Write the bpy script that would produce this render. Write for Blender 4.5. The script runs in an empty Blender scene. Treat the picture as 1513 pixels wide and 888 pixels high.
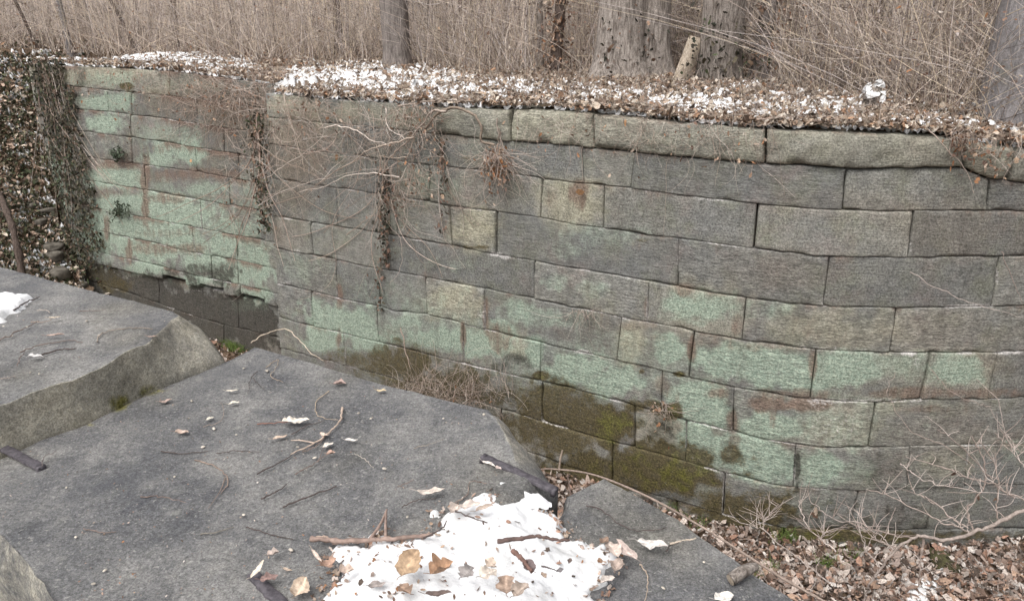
import bpy, math, random
import numpy as np

# ------------------------------------------------------------------ camera, world, sun, exposure
SC = bpy.context.scene
COL = SC.collection
random.seed(7)
RNG = np.random.default_rng(11)

PITCH = math.radians(20.7)
FPX = 1120.0
CAM = np.array([0.0, 0.0, 5.2])
cd = bpy.data.cameras.new("camera")
cam = bpy.data.objects.new("camera", cd)
COL.objects.link(cam)
cam.location = CAM
cam.rotation_euler = (math.pi / 2 - PITCH, 0, 0)
cd.sensor_width = 36.0
cd.lens = 36.0 * FPX / 1513.0
cd.clip_start = 0.05
cd.clip_end = 400.0
SC.camera = cam

SUN_EL, SUN_AZ = math.radians(58), math.radians(215)   # a high veiled sun behind the camera's left shoulder
w = bpy.data.worlds.new("World")
SC.world = w
w.use_nodes = True
nt = w.node_tree
nt.nodes.clear()
sky = nt.nodes.new("ShaderNodeTexSky")
sky.sky_type = 'NISHITA'
sky.sun_disc = False
sky.sun_elevation = SUN_EL
sky.sun_rotation = SUN_AZ
sky.air_density = 1.0
sky.dust_density = 6.0
hs = nt.nodes.new("ShaderNodeHueSaturation")
hs.inputs['Saturation'].default_value = 0.22
bg = nt.nodes.new("ShaderNodeBackground")
bg.inputs['Strength'].default_value = 0.14
wo = nt.nodes.new("ShaderNodeOutputWorld")
nt.links.new(sky.outputs[0], hs.inputs['Color'])
nt.links.new(hs.outputs[0], bg.inputs['Color'])
nt.links.new(bg.outputs[0], wo.inputs['Surface'])

sl = bpy.data.lights.new("sun", 'SUN')
sl.energy = 1.1
sl.angle = math.radians(40)
sl.color = (1.0, 0.97, 0.94)
so = bpy.data.objects.new("sun", sl)
COL.objects.link(so)
so.rotation_euler = (math.pi / 2 - SUN_EL, 0, math.pi - SUN_AZ)

SC.view_settings.view_transform = 'Standard'
SC.view_settings.look = 'None'
SC.view_settings.gamma = 1.0
SC.view_settings.exposure = 0.45
SC.cycles.max_bounces = 5
SC.cycles.diffuse_bounces = 3

# ------------------------------------------------------------------ numpy helpers
def hash3(ix, iy, iz, seed):
    h = (ix * 374761393 + iy * 668265263 + iz * 2147483647 + seed * 974711) & 0xffffffff
    h = ((h ^ (h >> 13)) * 1274126177) & 0xffffffff
    h = (h ^ (h >> 16)) & 0xffff
    return h / 65535.0

def vnoise(P, scale=1.0, seed=0):
    Q = np.asarray(P, float) * scale + 1000.0
    I = np.floor(Q).astype(np.int64)
    F = Q - I
    F = F * F * (3 - 2 * F)
    out = 0
    for dx in (0, 1):
        wx = F[..., 0] if dx else 1 - F[..., 0]
        for dy in (0, 1):
            wy = F[..., 1] if dy else 1 - F[..., 1]
            for dz in (0, 1):
                wz = F[..., 2] if dz else 1 - F[..., 2]
                out = out + wx * wy * wz * hash3(I[..., 0] + dx, I[..., 1] + dy, I[..., 2] + dz, seed)
    return out

def fbm(P, scale=1.0, seed=0, octaves=4):
    a, t, n = 1.0, 0.0, 0.0
    for o in range(octaves):
        n = n + a * vnoise(P, scale * 2 ** o, seed + o * 17)
        t += a
        a *= 0.5
    return n / t          # 0..1, mean .5

def smooth(a, b, x):
    t = np.clip((np.asarray(x, float) - a) / (b - a), 0, 1)
    return t * t * (3 - 2 * t)

def spl(pts, n):
    P = np.asarray(pts, float)
    m = len(P)
    if m == 2:
        t = np.linspace(0, 1, n)[:, None]
        return P[0] * (1 - t) + P[1] * t
    E = np.vstack([2 * P[0] - P[1], P, 2 * P[-1] - P[-2]])
    t = np.linspace(0, m - 1 - 1e-6, n)
    i = t.astype(int)
    f = (t - i)[:, None]
    a, b, c, d = E[i], E[i + 1], E[i + 2], E[i + 3]
    return 0.5 * (2 * b + (c - a) * f + (2 * a - 5 * b + 4 * c - d) * f ** 2 + (3 * b - a - 3 * c + d) * f ** 3)

def interp(line, x):
    L = np.asarray(line, float)
    xs, ys = L[:, 0], L[:, 1]
    x = np.asarray(x, float)
    y = np.interp(x, xs, ys)
    lo = x < xs[0]
    hi = x > xs[-1]
    s0 = (ys[1] - ys[0]) / (xs[1] - xs[0])
    s1 = (ys[-1] - ys[-2]) / (xs[-1] - xs[-2])
    return np.where(lo, ys[0] + (x - xs[0]) * s0, np.where(hi, ys[-1] + (x - xs[-1]) * s1, y))

# ------------------------------------------------------------------ measuring the place from the photograph
ct, st = math.cos(PITCH), math.sin(PITCH)
def ray(px, py):
    r = (np.asarray(px, float) - 756.5) / FPX
    u = -(np.asarray(py, float) - 444.0) / FPX
    r, u = np.broadcast_arrays(r, u)
    return np.stack([r, ct + u * st, u * ct - st], -1)

def px_of(P):
    Q = np.asarray(P) - CAM
    f = Q[..., 1] * ct - Q[..., 2] * st
    u = Q[..., 1] * st + Q[..., 2] * ct
    return 756.5 + FPX * Q[..., 0] / f, 444.0 - FPX * u / f

def on_z(px, py, z):
    d = ray(px, py)
    t = (z - CAM[2]) / d[..., 2]
    return CAM + d * t[..., None]

AZ = math.radians(58)
DL = np.array([-math.sin(AZ), math.cos(AZ)])          # along the lock wall, away to the left
NN = np.array([math.cos(AZ), math.sin(AZ)])           # across the lock
NN = np.array([0.52992, 0.84805])
D0 = 6.9                                              # distance of the far wall from the camera's foot
DREC = 7.2                                            # the gate recess is set back
P0 = np.array([1.5, (D0 - NN[0] * 1.5) / NN[1]])      # here the wall starts to curve away
RAD = 5.0
CEN = P0 + NN * RAD

def W(px, py, off=0.0, rec=False):
    """point on the far wall face under a photo pixel, OFF metres in front of it"""
    px, py, off = np.broadcast_arrays(np.asarray(px, float), np.asarray(py, float), np.asarray(off, float))
    d = ray(px, py)
    dn = d[..., 0] * NN[0] + d[..., 1] * NN[1]
    t = ((DREC if rec else D0) - off) / dn
    P = CAM + d * t[..., None]
    if not rec:
        beyond = (P[..., 0] - P0[0]) * -DL[0] + (P[..., 1] - P0[1]) * -DL[1] > 0
        a = d[..., 0] ** 2 + d[..., 1] ** 2
        b = -2 * (d[..., 0] * CEN[0] + d[..., 1] * CEN[1])
        c = CEN @ CEN - (RAD + off) ** 2
        disc = np.maximum(b * b - 4 * a * c, 0)
        t2 = (-b - np.sqrt(disc)) / (2 * a)
        P = np.where(beyond[..., None], CAM + d * t2[..., None], P)
    return P

def out_dir(P, rec=False):
    """outward (towards the lock chamber) unit vector of the wall face at P"""
    P = np.asarray(P, float)
    s = -np.broadcast_to(np.array([NN[0], NN[1], 0.0]), P.shape)
    if rec:
        return s
    beyond = (P[..., 0] - P0[0]) * -DL[0] + (P[..., 1] - P0[1]) * -DL[1] > 0
    v = np.stack([P[..., 0] - CEN[0], P[..., 1] - CEN[1], np.zeros(P.shape[:-1])], -1)
    v = v / np.maximum(np.linalg.norm(v, axis=-1, keepdims=True), 1e-6)
    return np.where(beyond[..., None], v, s)

def behind(P):
    """metres behind the far wall's face (in plan)"""
    P = np.asarray(P, float)
    a = P[..., 0] * NN[0] + P[..., 1] * NN[1] - D0
    beyond = (P[..., 0] - P0[0]) * -DL[0] + (P[..., 1] - P0[1]) * -DL[1] > 0
    c = RAD - np.hypot(P[..., 0] - CEN[0], P[..., 1] - CEN[1])
    c = np.where(P[..., 1] > CEN[1], 5.0 + (P[..., 1] - CEN[1]) * 0.9, c)
    return np.where(beyond, np.maximum(c, np.where(P[..., 1] > CEN[1], a * 0 + c, c)), a)

def top_z(P):
    P = np.asarray(P, float)
    b = behind(P)
    z = 4.27 + 0.03 * np.clip(b, 0, 40) + 0.018 * np.clip(-P[..., 0] - 3.2, 0, 12)
    Q = np.stack([P[..., 0], P[..., 1], P[..., 0] * 0], -1)
    return z + (fbm(Q, 0.9, 5, 3) - 0.5) * 0.12 * smooth(0, 1.0, b)

def on_top(px, py, it=12):
    """point on the upper ground behind the wall under a photo pixel"""
    z = np.full(np.shape(np.asarray(px, float)), 4.35)
    for _ in range(it):
        P = on_z(px, py, z)
        z = 0.5 * z + 0.5 * np.minimum(top_z(P), CAM[2] - 0.25)
    return on_z(px, py, z)

def wall_end():
    return W(115, 385, 0, True)
PEND = wall_end()
def bank_z(P):
    P = np.asarray(P, float)
    e = (P[..., 0] - PEND[0]) * DL[0] + (P[..., 1] - PEND[1]) * DL[1]
    Q = np.stack([P[..., 0], P[..., 1], P[..., 0] * 0], -1)
    return np.minimum(0.3 + 1.05 * (e + 0.6), 4.30 + 0.03 * e) + (fbm(Q, 0.8, 9, 4) - 0.5) * 0.6
def on_bank(px, py):
    t = np.full(np.shape(np.asarray(px, float)), 9.0)
    d = ray(px, py)
    for _ in range(260):
        P = CAM + d * t[..., None]
        t = np.where(P[..., 2] > bank_z(P), t + 0.05, t)
    return CAM + d * t[..., None]

# ------------------------------------------------------------------ mesh + object helpers
def mesh(name, V, F, mat=None, attrs=None, smooth_sh=True):
    """F: one int array of quads or triangles, or a list of such arrays. attrs: {name: (N,) floats or (N,3|4) colours} per vertex"""
    V = np.asarray(V, np.float32)
    Fs = [np.asarray(f, np.int32) for f in (F if isinstance(F, list) else [F]) if len(f)]
    me = bpy.data.meshes.new(name)
    me.vertices.add(len(V))
    me.vertices.foreach_set("co", V.ravel())
    loops = np.concatenate([f.ravel() for f in Fs])
    sizes = np.concatenate([np.full(len(f), f.shape[1], np.int32) for f in Fs])
    starts = np.concatenate([[0], np.cumsum(sizes)[:-1]]).astype(np.int32)
    me.loops.add(len(loops))
    me.loops.foreach_set("vertex_index", loops)
    me.polygons.add(len(sizes))
    me.polygons.foreach_set("loop_start", starts)
    me.polygons.foreach_set("loop_total", sizes)
    for k, a in (attrs or {}).items():
        a = np.asarray(a, np.float32)
        if a.ndim == 1:
            at = me.attributes.new(k, 'FLOAT', 'POINT')
            at.data.foreach_set("value", a)
        else:
            if a.shape[1] == 3:
                a = np.hstack([a, np.ones((len(a), 1), np.float32)])
            at = me.attributes.new(k, 'FLOAT_COLOR', 'POINT')
            at.data.foreach_set("color", a.ravel())
    me.update(calc_edges=True)
    me.validate()
    if smooth_sh:
        me.polygons.foreach_set("use_smooth", np.ones(len(me.polygons), bool))
    if mat is not None:
        me.materials.append(mat)
    return me

def tag(o, label=None, cat=None, group=None, kind=None):
    for k, v in (('label', label), ('category', cat), ('group', group), ('kind', kind)):
        if v:
            o[k] = v
    return o

def obj(name, V, F, mat, parent=None, attrs=None, smooth_sh=True, origin=None):
    V = np.asarray(V, float)
    c = V.mean(0) if origin is None else np.asarray(origin, float)
    me = mesh(name, V - c, F, mat, attrs, smooth_sh)
    o = bpy.data.objects.new(name, me)
    COL.objects.link(o)
    o['_c'] = [float(x) for x in c]
    if parent is not None:
        o.parent = parent
        pc = np.array(parent['_c'])
        o.location = c - pc
    else:
        o.location = c
    return o

def thing(name, loc, label, cat, group=None):
    o = bpy.data.objects.new(name, None)
    COL.objects.link(o)
    o.empty_display_size = 0.2
    o.location = loc
    o['_c'] = [float(x) for x in loc]
    return tag(o, label, cat, group)

def grid_faces(nu, nv, base=0):
    i = np.arange(nu - 1)[:, None] * nv + np.arange(nv - 1)[None, :]
    i = i.ravel() + base
    return np.stack([i, i + nv, i + nv + 1, i + 1], 1)

def tubes(paths, radii, sides=4, cap=True):
    """paths (N,M,3), radii (N,M) or (M,) -> V, quads"""
    P = np.asarray(paths, float)
    if P.ndim == 2:
        P = P[None]
    N, M, _ = P.shape
    R = np.broadcast_to(np.asarray(radii, float), (N, M))
    T = np.gradient(P, axis=1)
    T /= np.maximum(np.linalg.norm(T, axis=-1, keepdims=True), 1e-9)
    mean = P[:, -1] - P[:, 0]
    ref = np.where((np.abs(mean[:, 2]) > 0.8 * np.linalg.norm(mean, axis=1))[:, None], np.array([1.0, 0.13, 0]), np.array([0.05, 0.1, 1.0]))
    A = np.cross(T, np.broadcast_to(ref[:, None, :], T.shape))
    A /= np.maximum(np.linalg.norm(A, axis=-1, keepdims=True), 1e-9)
    B = np.cross(T, A)
    ang = np.arange(sides) * 2 * math.pi / sides
    V = P[:, :, None, :] + R[:, :, None, None] * (A[:, :, None, :] * np.cos(ang)[:, None] + B[:, :, None, :] * np.sin(ang)[:, None])
    V = V.reshape(-1, 3)
    n = np.arange(N)[:, None, None] * (M * sides)
    m = np.arange(M - 1)[None, :, None] * sides
    k = np.arange(sides)[None, None, :]
    k2 = (k + 1) % sides
    F = np.stack([n + m + k, n + m + k2, n + m + sides + k2, n + m + sides + k], -1).reshape(-1, 4)
    return V, F

def join(parts):
    Vs, Fq, off = [], [], 0
    for V, F in parts:
        Vs.append(V)
        Fq.append(np.asarray(F) + off)
        off += len(V)
    by = {}
    for f in Fq:
        by.setdefault(f.shape[1], []).append(f)
    return np.vstack(Vs), [np.vstack(v) for v in by.values()]

def rot_rand(N, tilt, rng=RNG):
    """N rotation matrices: random yaw, tilts up to TILT radians"""
    yaw = rng.uniform(0, 2 * math.pi, N)
    ax = rng.normal(0, tilt, N)
    ay = rng.normal(0, tilt, N)
    cy, sy = np.cos(yaw), np.sin(yaw)
    Z = np.zeros((N, 3, 3)); Z[:, 0, 0] = cy; Z[:, 0, 1] = -sy; Z[:, 1, 0] = sy; Z[:, 1, 1] = cy; Z[:, 2, 2] = 1
    X = np.zeros((N, 3, 3)); X[:, 0, 0] = 1; X[:, 1, 1] = np.cos(ax); X[:, 1, 2] = -np.sin(ax); X[:, 2, 1] = np.sin(ax); X[:, 2, 2] = np.cos(ax)
    Y = np.zeros((N, 3, 3)); Y[:, 1, 1] = 1; Y[:, 0, 0] = np.cos(ay); Y[:, 0, 2] = np.sin(ay); Y[:, 2, 0] = -np.sin(ay); Y[:, 2, 2] = np.cos(ay)
    return X @ Y @ Z

LEAF_T = [  # small litter leaves: outline with a raised midrib, curled
    (np.array([[-.5, 0, .0], [-.2, .26, .10], [.2, .22, .07], [.5, 0, .03], [.2, -.24, .09], [-.2, -.25, .05], [0, 0, -.04]]),
     np.array([[6, 0, 5], [6, 5, 4], [6, 4, 3], [6, 3, 2], [6, 2, 1], [6, 1, 0]])),
    (np.array([[-.5, 0, .15], [-.15, .33, .02], [.05, .16, .0], [.3, .38, .14], [.5, 0, -.02], [.25, -.3, .12], [0, -.14, 0], [-.2, -.34, .1], [0, 0, .05]]),
     np.array([[8, 0, 7], [8, 7, 6], [8, 6, 5], [8, 5, 4], [8, 4, 3], [8, 3, 2], [8, 2, 1], [8, 1, 0]])),
    (np.array([[-.5, .03, .2], [-.15, .2, .16], [.25, .13, .02], [.5, 0, .12], [.2, -.14, .2], [-.2, -.2, .22], [0, 0, .0]]),
     np.array([[6, 0, 5], [6, 5, 4], [6, 4, 3], [6, 3, 2], [6, 2, 1], [6, 1, 0]])),
]
BROWNS = np.array([[.36, .27, .20], [.43, .34, .26], [.26, .18, .13], [.50, .42, .34], [.36, .22, .14], [.18, .13, .10], [.58, .51, .43], [.32, .25, .20], [.44, .37, .30], [.13, .10, .08]])

def leaves(C, size, tilt=0.5, pal=BROWNS, rng=RNG, wts=None, flat=1.0, R=None):
    """N litter leaves at C with sizes -> V, tris, per-vertex colours"""
    N = len(C)
    if R is None:
        R = rot_rand(N, tilt, rng)
    size = np.broadcast_to(np.asarray(size, float), (N,))
    kind = rng.integers(0, len(LEAF_T), N)
    col = pal[rng.choice(len(pal), N, p=wts)] * rng.uniform(.72, 1.2, (N, 1))
    Vs, Fs, Cs, off = [], [], [], 0
    for k, (T, F) in enumerate(LEAF_T):
        m = np.where(kind == k)[0]
        if not len(m):
            continue
        TT = T[None] * np.stack([np.ones(len(m)), rng.uniform(.7, 1.25, len(m)), rng.uniform(-.6, 1.6, len(m)) * flat], -1)[:, None, :]
        V = np.einsum('nij,nkj->nki', R[m], TT) * size[m, None, None] + C[m, None, :]
        Vs.append(V.reshape(-1, 3))
        Fs.append((F[None] + (np.arange(len(m)) * len(T))[:, None, None]).reshape(-1, 3) + off)
        Cs.append(np.repeat(col[m], len(T), 0))
        off += len(m) * len(T)
    return np.vstack(Vs), np.vstack(Fs), np.vstack(Cs)

# ------------------------------------------------------------------ materials
class NT:
    def __init__(s, name, rough=0.9, spec=0.25):
        s.m = bpy.data.materials.new(name)
        s.m.use_nodes = True
        s.t = s.m.node_tree
        s.b = s.t.nodes['Principled BSDF']
        s.b.inputs['Roughness'].default_value = rough
        s.b.inputs['Specular IOR Level'].default_value = spec
        g = s.t.nodes.new('ShaderNodeNewGeometry')
        s.pos = g.outputs['Position']
    def n(s, typ, **kw):
        nd = s.t.nodes.new(typ)
        for k, v in kw.items():
            setattr(nd, k, v)
        return nd
    def put(s, sock, v):
        if hasattr(v, 'is_linked') or hasattr(v, 'links'):
            s.t.links.new(v, sock)
        else:
            if hasattr(sock.default_value, '__len__') and not hasattr(v, '__len__'):
                v = (v,) * len(sock.default_value)
            if hasattr(v, '__len__') and len(v) == 3 and len(sock.default_value) == 4:
                v = (*v, 1)
            sock.default_value = v
    def math(s, op, a, b=0.0, clamp=False):
        nd = s.n('ShaderNodeMath', operation=op, use_clamp=clamp)
        s.put(nd.inputs[0], a); s.put(nd.inputs[1], b)
        return nd.outputs[0]
    def mix(s, f, a, b, blend='MIX'):
        nd = s.n('ShaderNodeMix', data_type='RGBA', blend_type=blend)
        s.put(nd.inputs[0], f); s.put(nd.inputs[6], a); s.put(nd.inputs[7], b)
        return nd.outputs[2]
    def scale(s, v, sc, off=None):
        nd = s.n('ShaderNodeVectorMath', operation='MULTIPLY')
        s.put(nd.inputs[0], v); s.put(nd.inputs[1], sc if hasattr(sc, '__len__') else (sc,) * 3)
        if off is None:
            return nd.outputs[0]
        n2 = s.n('ShaderNodeVectorMath', operation='ADD')
        s.put(n2.inputs[0], nd.outputs[0]); s.put(n2.inputs[1], off)
        return n2.outputs[0]
    def noise(s, scale, detail=4, rough=0.6, v=None, dist=0.0):
        nd = s.n('ShaderNodeTexNoise')
        s.put(nd.inputs['Vector'], s.pos if v is None else v)
        nd.inputs['Scale'].default_value = scale
        nd.inputs['Detail'].default_value = detail
        nd.inputs['Roughness'].default_value = rough
        nd.inputs['Distortion'].default_value = dist
        return nd.outputs['Fac']
    def vor(s, scale, v=None, feature='F1', out='Distance'):
        nd = s.n('ShaderNodeTexVoronoi', feature=feature)
        s.put(nd.inputs['Vector'], s.pos if v is None else v)
        nd.inputs['Scale'].default_value = scale
        return nd.outputs[out]
    def ramp(s, x, a, b, lo=0.0, hi=1.0):
        nd = s.n('ShaderNodeMapRange', interpolation_type='SMOOTHSTEP')
        s.put(nd.inputs['Value'], x)
        s.put(nd.inputs['From Min'], a); s.put(nd.inputs['From Max'], b)
        s.put(nd.inputs['To Min'], lo); s.put(nd.inputs['To Max'], hi)
        return nd.outputs[0]
    def attr(s, name):
        nd = s.n('ShaderNodeAttribute', attribute_name=name)
        return nd
    def sep(s, c):
        nd = s.n('ShaderNodeSeparateColor')
        s.put(nd.inputs[0], c)
        return nd.outputs
    def bump(s, h, strength=0.5, dist=0.01, prev=None):
        nd = s.n('ShaderNodeBump')
        nd.inputs['Strength'].default_value = strength
        nd.inputs['Distance'].default_value = dist
        s.put(nd.inputs['Height'], h)
        if prev is not None:
            s.t.links.new(prev, nd.inputs['Normal'])
        return nd.outputs[0]
    def done(s, col, normal=None, rough=None):
        s.put(s.b.inputs['Base Color'], col)
        if normal is not None:
            s.t.links.new(normal, s.b.inputs['Normal'])
        if rough is not None:
            s.put(s.b.inputs['Roughness'], rough)
        return s.m

def stone_material():
    """weathered lock masonry; vertex attributes carry where lichen, rust, moss and soot sit on the stones"""
    s = NT('masonry_stone', 0.92, 0.2)
    A, B = s.attr('growth'), s.attr('stain')
    green, tan, rust = s.sep(A.outputs['Color'])[:3]
    moss = A.outputs['Alpha']
    dark, white, brown = s.sep(B.outputs['Color'])[:3]
    tint = B.outputs['Alpha']
    big = s.noise(1.7, 4, .6)
    mid = s.noise(9, 5, .65)
    fine = s.noise(38, 4, .75)
    ga = s.noise(1.0, 4, .85, s.scale(s.pos, (38, 38, 105)))
    gi = s.noise(58, 5, .85)
    tl = s.ramp(s.math('FRACT', s.math('MULTIPLY', tint, 7.31)), .3, .7)
    grain = s.math('ADD', s.math('MULTIPLY', ga, tl), s.math('MULTIPLY', gi, s.math('SUBTRACT', 1.0, tl)))
    tool = s.noise(1.0, 3, .7, s.scale(s.pos, (9, 9, 46)))
    streak = s.noise(1.0, 5, .65, s.scale(s.pos, (14, 14, 2.2)))
    strat = s.noise(1.0, 4, .6, s.scale(s.pos, (2.5, 2.5, 60)))
    base = s.mix(s.ramp(mid, .3, .7), (.145, .143, .132), (.225, .22, .203))
    base = s.mix(s.math('MULTIPLY', s.ramp(big, .35, .7), .5), base, (.165, .17, .175))
    base = s.mix(s.math('MULTIPLY', s.ramp(s.noise(3.3, 5, .65, s.scale(s.pos, 1, (5, 2, 9))), .45, .72), .6), base, (.185, .19, .145))
    base = s.mix(s.math('MULTIPLY', s.ramp(s.noise(2.6, 5, .65, s.scale(s.pos, 1, (1, 12, 4))), .5, .75), .6), base, (.20, .165, .155))
    base = s.mix(brown, base, s.mix(s.ramp(mid, .3, .7), (.165, .14, .115), (.235, .205, .17)))
    base = s.mix(tan, base, s.mix(s.ramp(mid, .25, .75), (.27, .255, .19), (.40, .375, .29)))
    base = s.mix(1.0, base, s.mix(tint, (1.02, 1.035, 1.05), (1.36, 1.36, 1.33)), 'MULTIPLY')
    gm = s.math('ADD', s.math('MULTIPLY', green, 1.5), s.math('MULTIPLY', s.math('SUBTRACT', s.math('ADD', s.math('MULTIPLY', mid, .6), s.math('MULTIPLY', streak, .4)), .5), 1.8))
    gm = s.math('MULTIPLY', s.ramp(gm, .2, 1.15), s.ramp(green, 0.02, .25))
    gcol = s.mix(s.ramp(fine, .35, .65), (.255, .335, .275), (.405, .475, .39))
    col = s.mix(s.math('MULTIPLY', gm, .88), base, gcol)
    rm = s.math('ADD', s.math('MULTIPLY', rust, 1.5), s.math('MULTIPLY', s.math('SUBTRACT', s.math('ADD', s.math('MULTIPLY', streak, .75), s.math('MULTIPLY', mid, .25)), .5), 2.2))
    rm = s.math('MULTIPLY', s.ramp(rm, .38, 1.4), s.ramp(rust, .03, .2))
    col = s.mix(s.math('MULTIPLY', rm, .8), col, s.mix(s.ramp(fine, .3, .7), (.135, .09, .072), (.25, .172, .135)))
    dm = s.math('ADD', s.math('MULTIPLY', dark, 1.5), s.math('MULTIPLY', s.math('SUBTRACT', mid, .5), 1.8))
    dm = s.math('MULTIPLY', s.ramp(dm, .35, 1.0), s.ramp(dark, .03, .2))
    col = s.mix(s.math('MULTIPLY', dm, .85), col, s.mix(s.ramp(fine, .35, .65), (.028, .026, .022), (.075, .068, .058)))
    mm = s.math('ADD', s.math('MULTIPLY', moss, 1.5), s.math('MULTIPLY', s.math('SUBTRACT', s.math('ADD', s.math('MULTIPLY', mid, .6), s.math('MULTIPLY', fine, .4)), .5), 2.0))
    mm = s.math('MULTIPLY', s.ramp(mm, .4, 1.1), s.ramp(moss, .03, .2))
    bright = s.math('MULTIPLY', s.ramp(s.math('ADD', moss, s.math('MULTIPLY', s.math('SUBTRACT', mid, .5), 1.2)), .8, 1.25), .8)
    mcol = s.mix(bright, s.mix(s.ramp(fine, .35, .65), (.055, .046, .022), (.125, .10, .05)), s.mix(s.ramp(fine, .35, .65), (.075, .075, .012), (.18, .175, .035)))
    col = s.mix(s.math('MULTIPLY', mm, .92), col, mcol)
    wm = s.math('MULTIPLY', s.ramp(s.math('ADD', white, s.math('MULTIPLY', s.math('SUBTRACT', fine, .5), 1.6)), .45, .8), s.ramp(white, .03, .2))
    col = s.mix(s.math('MULTIPLY', wm, .8), col, (.55, .53, .52))
    run = s.noise(1.0, 5, .7, s.scale(s.pos, (7, 7, .8), (3, 1, 0)))
    col = s.mix(s.math('MULTIPLY', s.ramp(run, .5, .72), .3), col, (.12, .108, .094))
    col = s.mix(1.0, col, s.mix(s.math('ADD', s.math('MULTIPLY', s.ramp(tool, .36, .64), tl), s.math('MULTIPLY', s.math('SUBTRACT', 1.0, tl), .5)), (.78, .78, .78), (1.2, 1.2, 1.19)), 'MULTIPLY')
    # grain: mineral speckle, small black lichen dots
    col = s.mix(1.0, col, s.mix(s.ramp(grain, .36, .64), (.54, .54, .53), (1.48, 1.47, 1.45)), 'MULTIPLY')
    dots = s.ramp(s.noise(48, 2, .5), .66, .74)
    col = s.mix(s.math('MULTIPLY', dots, .6), col, (.045, .042, .038))
    specks = s.ramp(s.noise(62, 2, .5, s.scale(s.pos, 1.0, (7, 3, 1))), .69, .76)
    col = s.mix(s.math('MULTIPLY', specks, .5), col, (.42, .41, .39))
    nb = s.bump(strat, .35, .012)
    nb = s.bump(tool, .6, .014, nb)
    nb = s.bump(fine, .7, .012, nb)
    nb = s.bump(grain, .6, .008, nb)
    return s.done(col, nb)

def slab_material():
    s = NT('slab_stone', 0.88, 0.25)
    br = s.attr('broken').outputs['Fac']
    mo = s.attr('mossy').outputs['Fac']
    stretch = s.scale(s.pos, (1, 1, 1))
    r = s.n('ShaderNodeVectorRotate', rotation_type='Z_AXIS')
    s.put(r.inputs['Vector'], s.pos); r.inputs['Angle'].default_value = math.radians(-60)
    lin = s.noise(1.0, 6, .7, s.scale(r.outputs[0], (7, 22, 12)))
    big = s.noise(2.3, 5, .6)
    mid = s.noise(18, 6, .7)
    fine = s.noise(55, 5, .85)
    grain = s.noise(140, 5, .9)
    c = s.mix(s.ramp(big, .3, .7), (.115, .116, .121), (.225, .221, .213))
    c = s.mix(s.math('MULTIPLY', s.ramp(lin, .42, .75), .5), c, (.22, .215, .205))
    c = s.mix(s.math('MULTIPLY', s.ramp(mid, .52, .75), .65), c, (.20, .20, .185))
    c = s.mix(s.math('MULTIPLY', s.ramp(s.noise(3.1, 4, .6, s.scale(s.pos, 1, (9, 4, 2))), .52, .75), .6), c, (.058, .061, .072))
    c = s.mix(s.math('MULTIPLY', s.ramp(s.noise(1.3, 3, .6, s.scale(s.pos, 1, (3, 8, 2))), .5, .75), .35), c, (.15, .135, .095))
    tb = s.mix(s.ramp(s.noise(9, 6, .75), .3, .7), (.31, .285, .225), (.47, .44, .365))
    tb = s.mix(s.math('MULTIPLY', s.ramp(s.vor(14), .06, .16, 1, 0), .25), tb, (.33, .32, .26))
    bm = s.ramp(s.math('ADD', br, s.math('MULTIPLY', s.math('SUBTRACT', mid, .5), .7)), .3, .7)
    c = s.mix(s.math('MULTIPLY', bm, .85), c, tb)
    mm = s.ramp(s.math('ADD', mo, s.math('MULTIPLY', s.math('SUBTRACT', mid, .5), .9)), .35, .8)
    c = s.mix(s.math('MULTIPLY', mm, s.ramp(mo, .02, .2)), c, s.mix(s.ramp(fine, .3, .7), (.12, .11, .03), (.26, .24, .08)))
    c = s.mix(1.0, c, s.mix(s.ramp(grain, .34, .66), (.55, .55, .55), (1.47, 1.47, 1.47)), 'MULTIPLY')
    blot = s.noise(4.2, 6, .72, s.scale(s.pos, 1, (2, 6, 3)))
    c = s.mix(1.0, c, s.mix(s.ramp(blot, .36, .66), (.84, .845, .86), (1.24, 1.225, 1.2)), 'MULTIPLY')
    c = s.mix(1.0, c, s.mix(s.ramp(fine, .3, .7), (.68, .68, .68), (1.34, 1.34, 1.34)), 'MULTIPLY')
    pale = s.ramp(s.noise(70, 2, .5, s.scale(s.pos, 1, (2, 5, 1))), .62, .72)
    c = s.mix(s.math('MULTIPLY', pale, .55), c, (.40, .39, .36))
    ring = s.math('MULTIPLY', s.ramp(s.vor(7), .10, .16, 1, 0), s.ramp(s.noise(1.6, 3, .6, s.scale(s.pos, 1, (4, 4, 4))), .5, .62))
    c = s.mix(s.math('MULTIPLY', s.math('MULTIPLY', ring, s.ramp(fine, .3, .6)), .5), c, (.30, .30, .265))
    damp = s.ramp(s.noise(1.9, 5, .65, s.scale(s.pos, 1, (7, 1, 3))), .52, .66)
    c = s.mix(s.math('MULTIPLY', damp, .4), c, (.078, .081, .092))
    nb = s.bump(lin, .4, .01)
    nb = s.bump(mid, .6, .008, nb)
    nb = s.bump(fine, .9, .006, nb)
    nb = s.bump(grain, .6, .003, nb)
    return s.done(c, nb)

def leaf_material(name='dead_leaf', rough=0.75):
    s = NT(name, rough, 0.3)
    c = s.attr('col').outputs['Color']
    f = s.noise(60, 3, .6)
    c = s.mix(1.0, c, s.mix(s.ramp(f, .3, .7), (.7, .7, .7), (1.25, 1.25, 1.25)), 'MULTIPLY')
    return s.done(c)

def snow_material():
    s = NT('snow', 0.7, 0.3)
    f = s.noise(25, 4, .6)
    g = s.noise(180, 2, .6)
    nb = s.bump(f, .5, .01)
    nb = s.bump(g, .35, .004, nb)
    d = s.noise(6, 4, .6)
    return s.done(s.mix(s.ramp(d, .35, .65), (.70, .70, .695), (.84, .845, .855)), nb)

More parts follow.
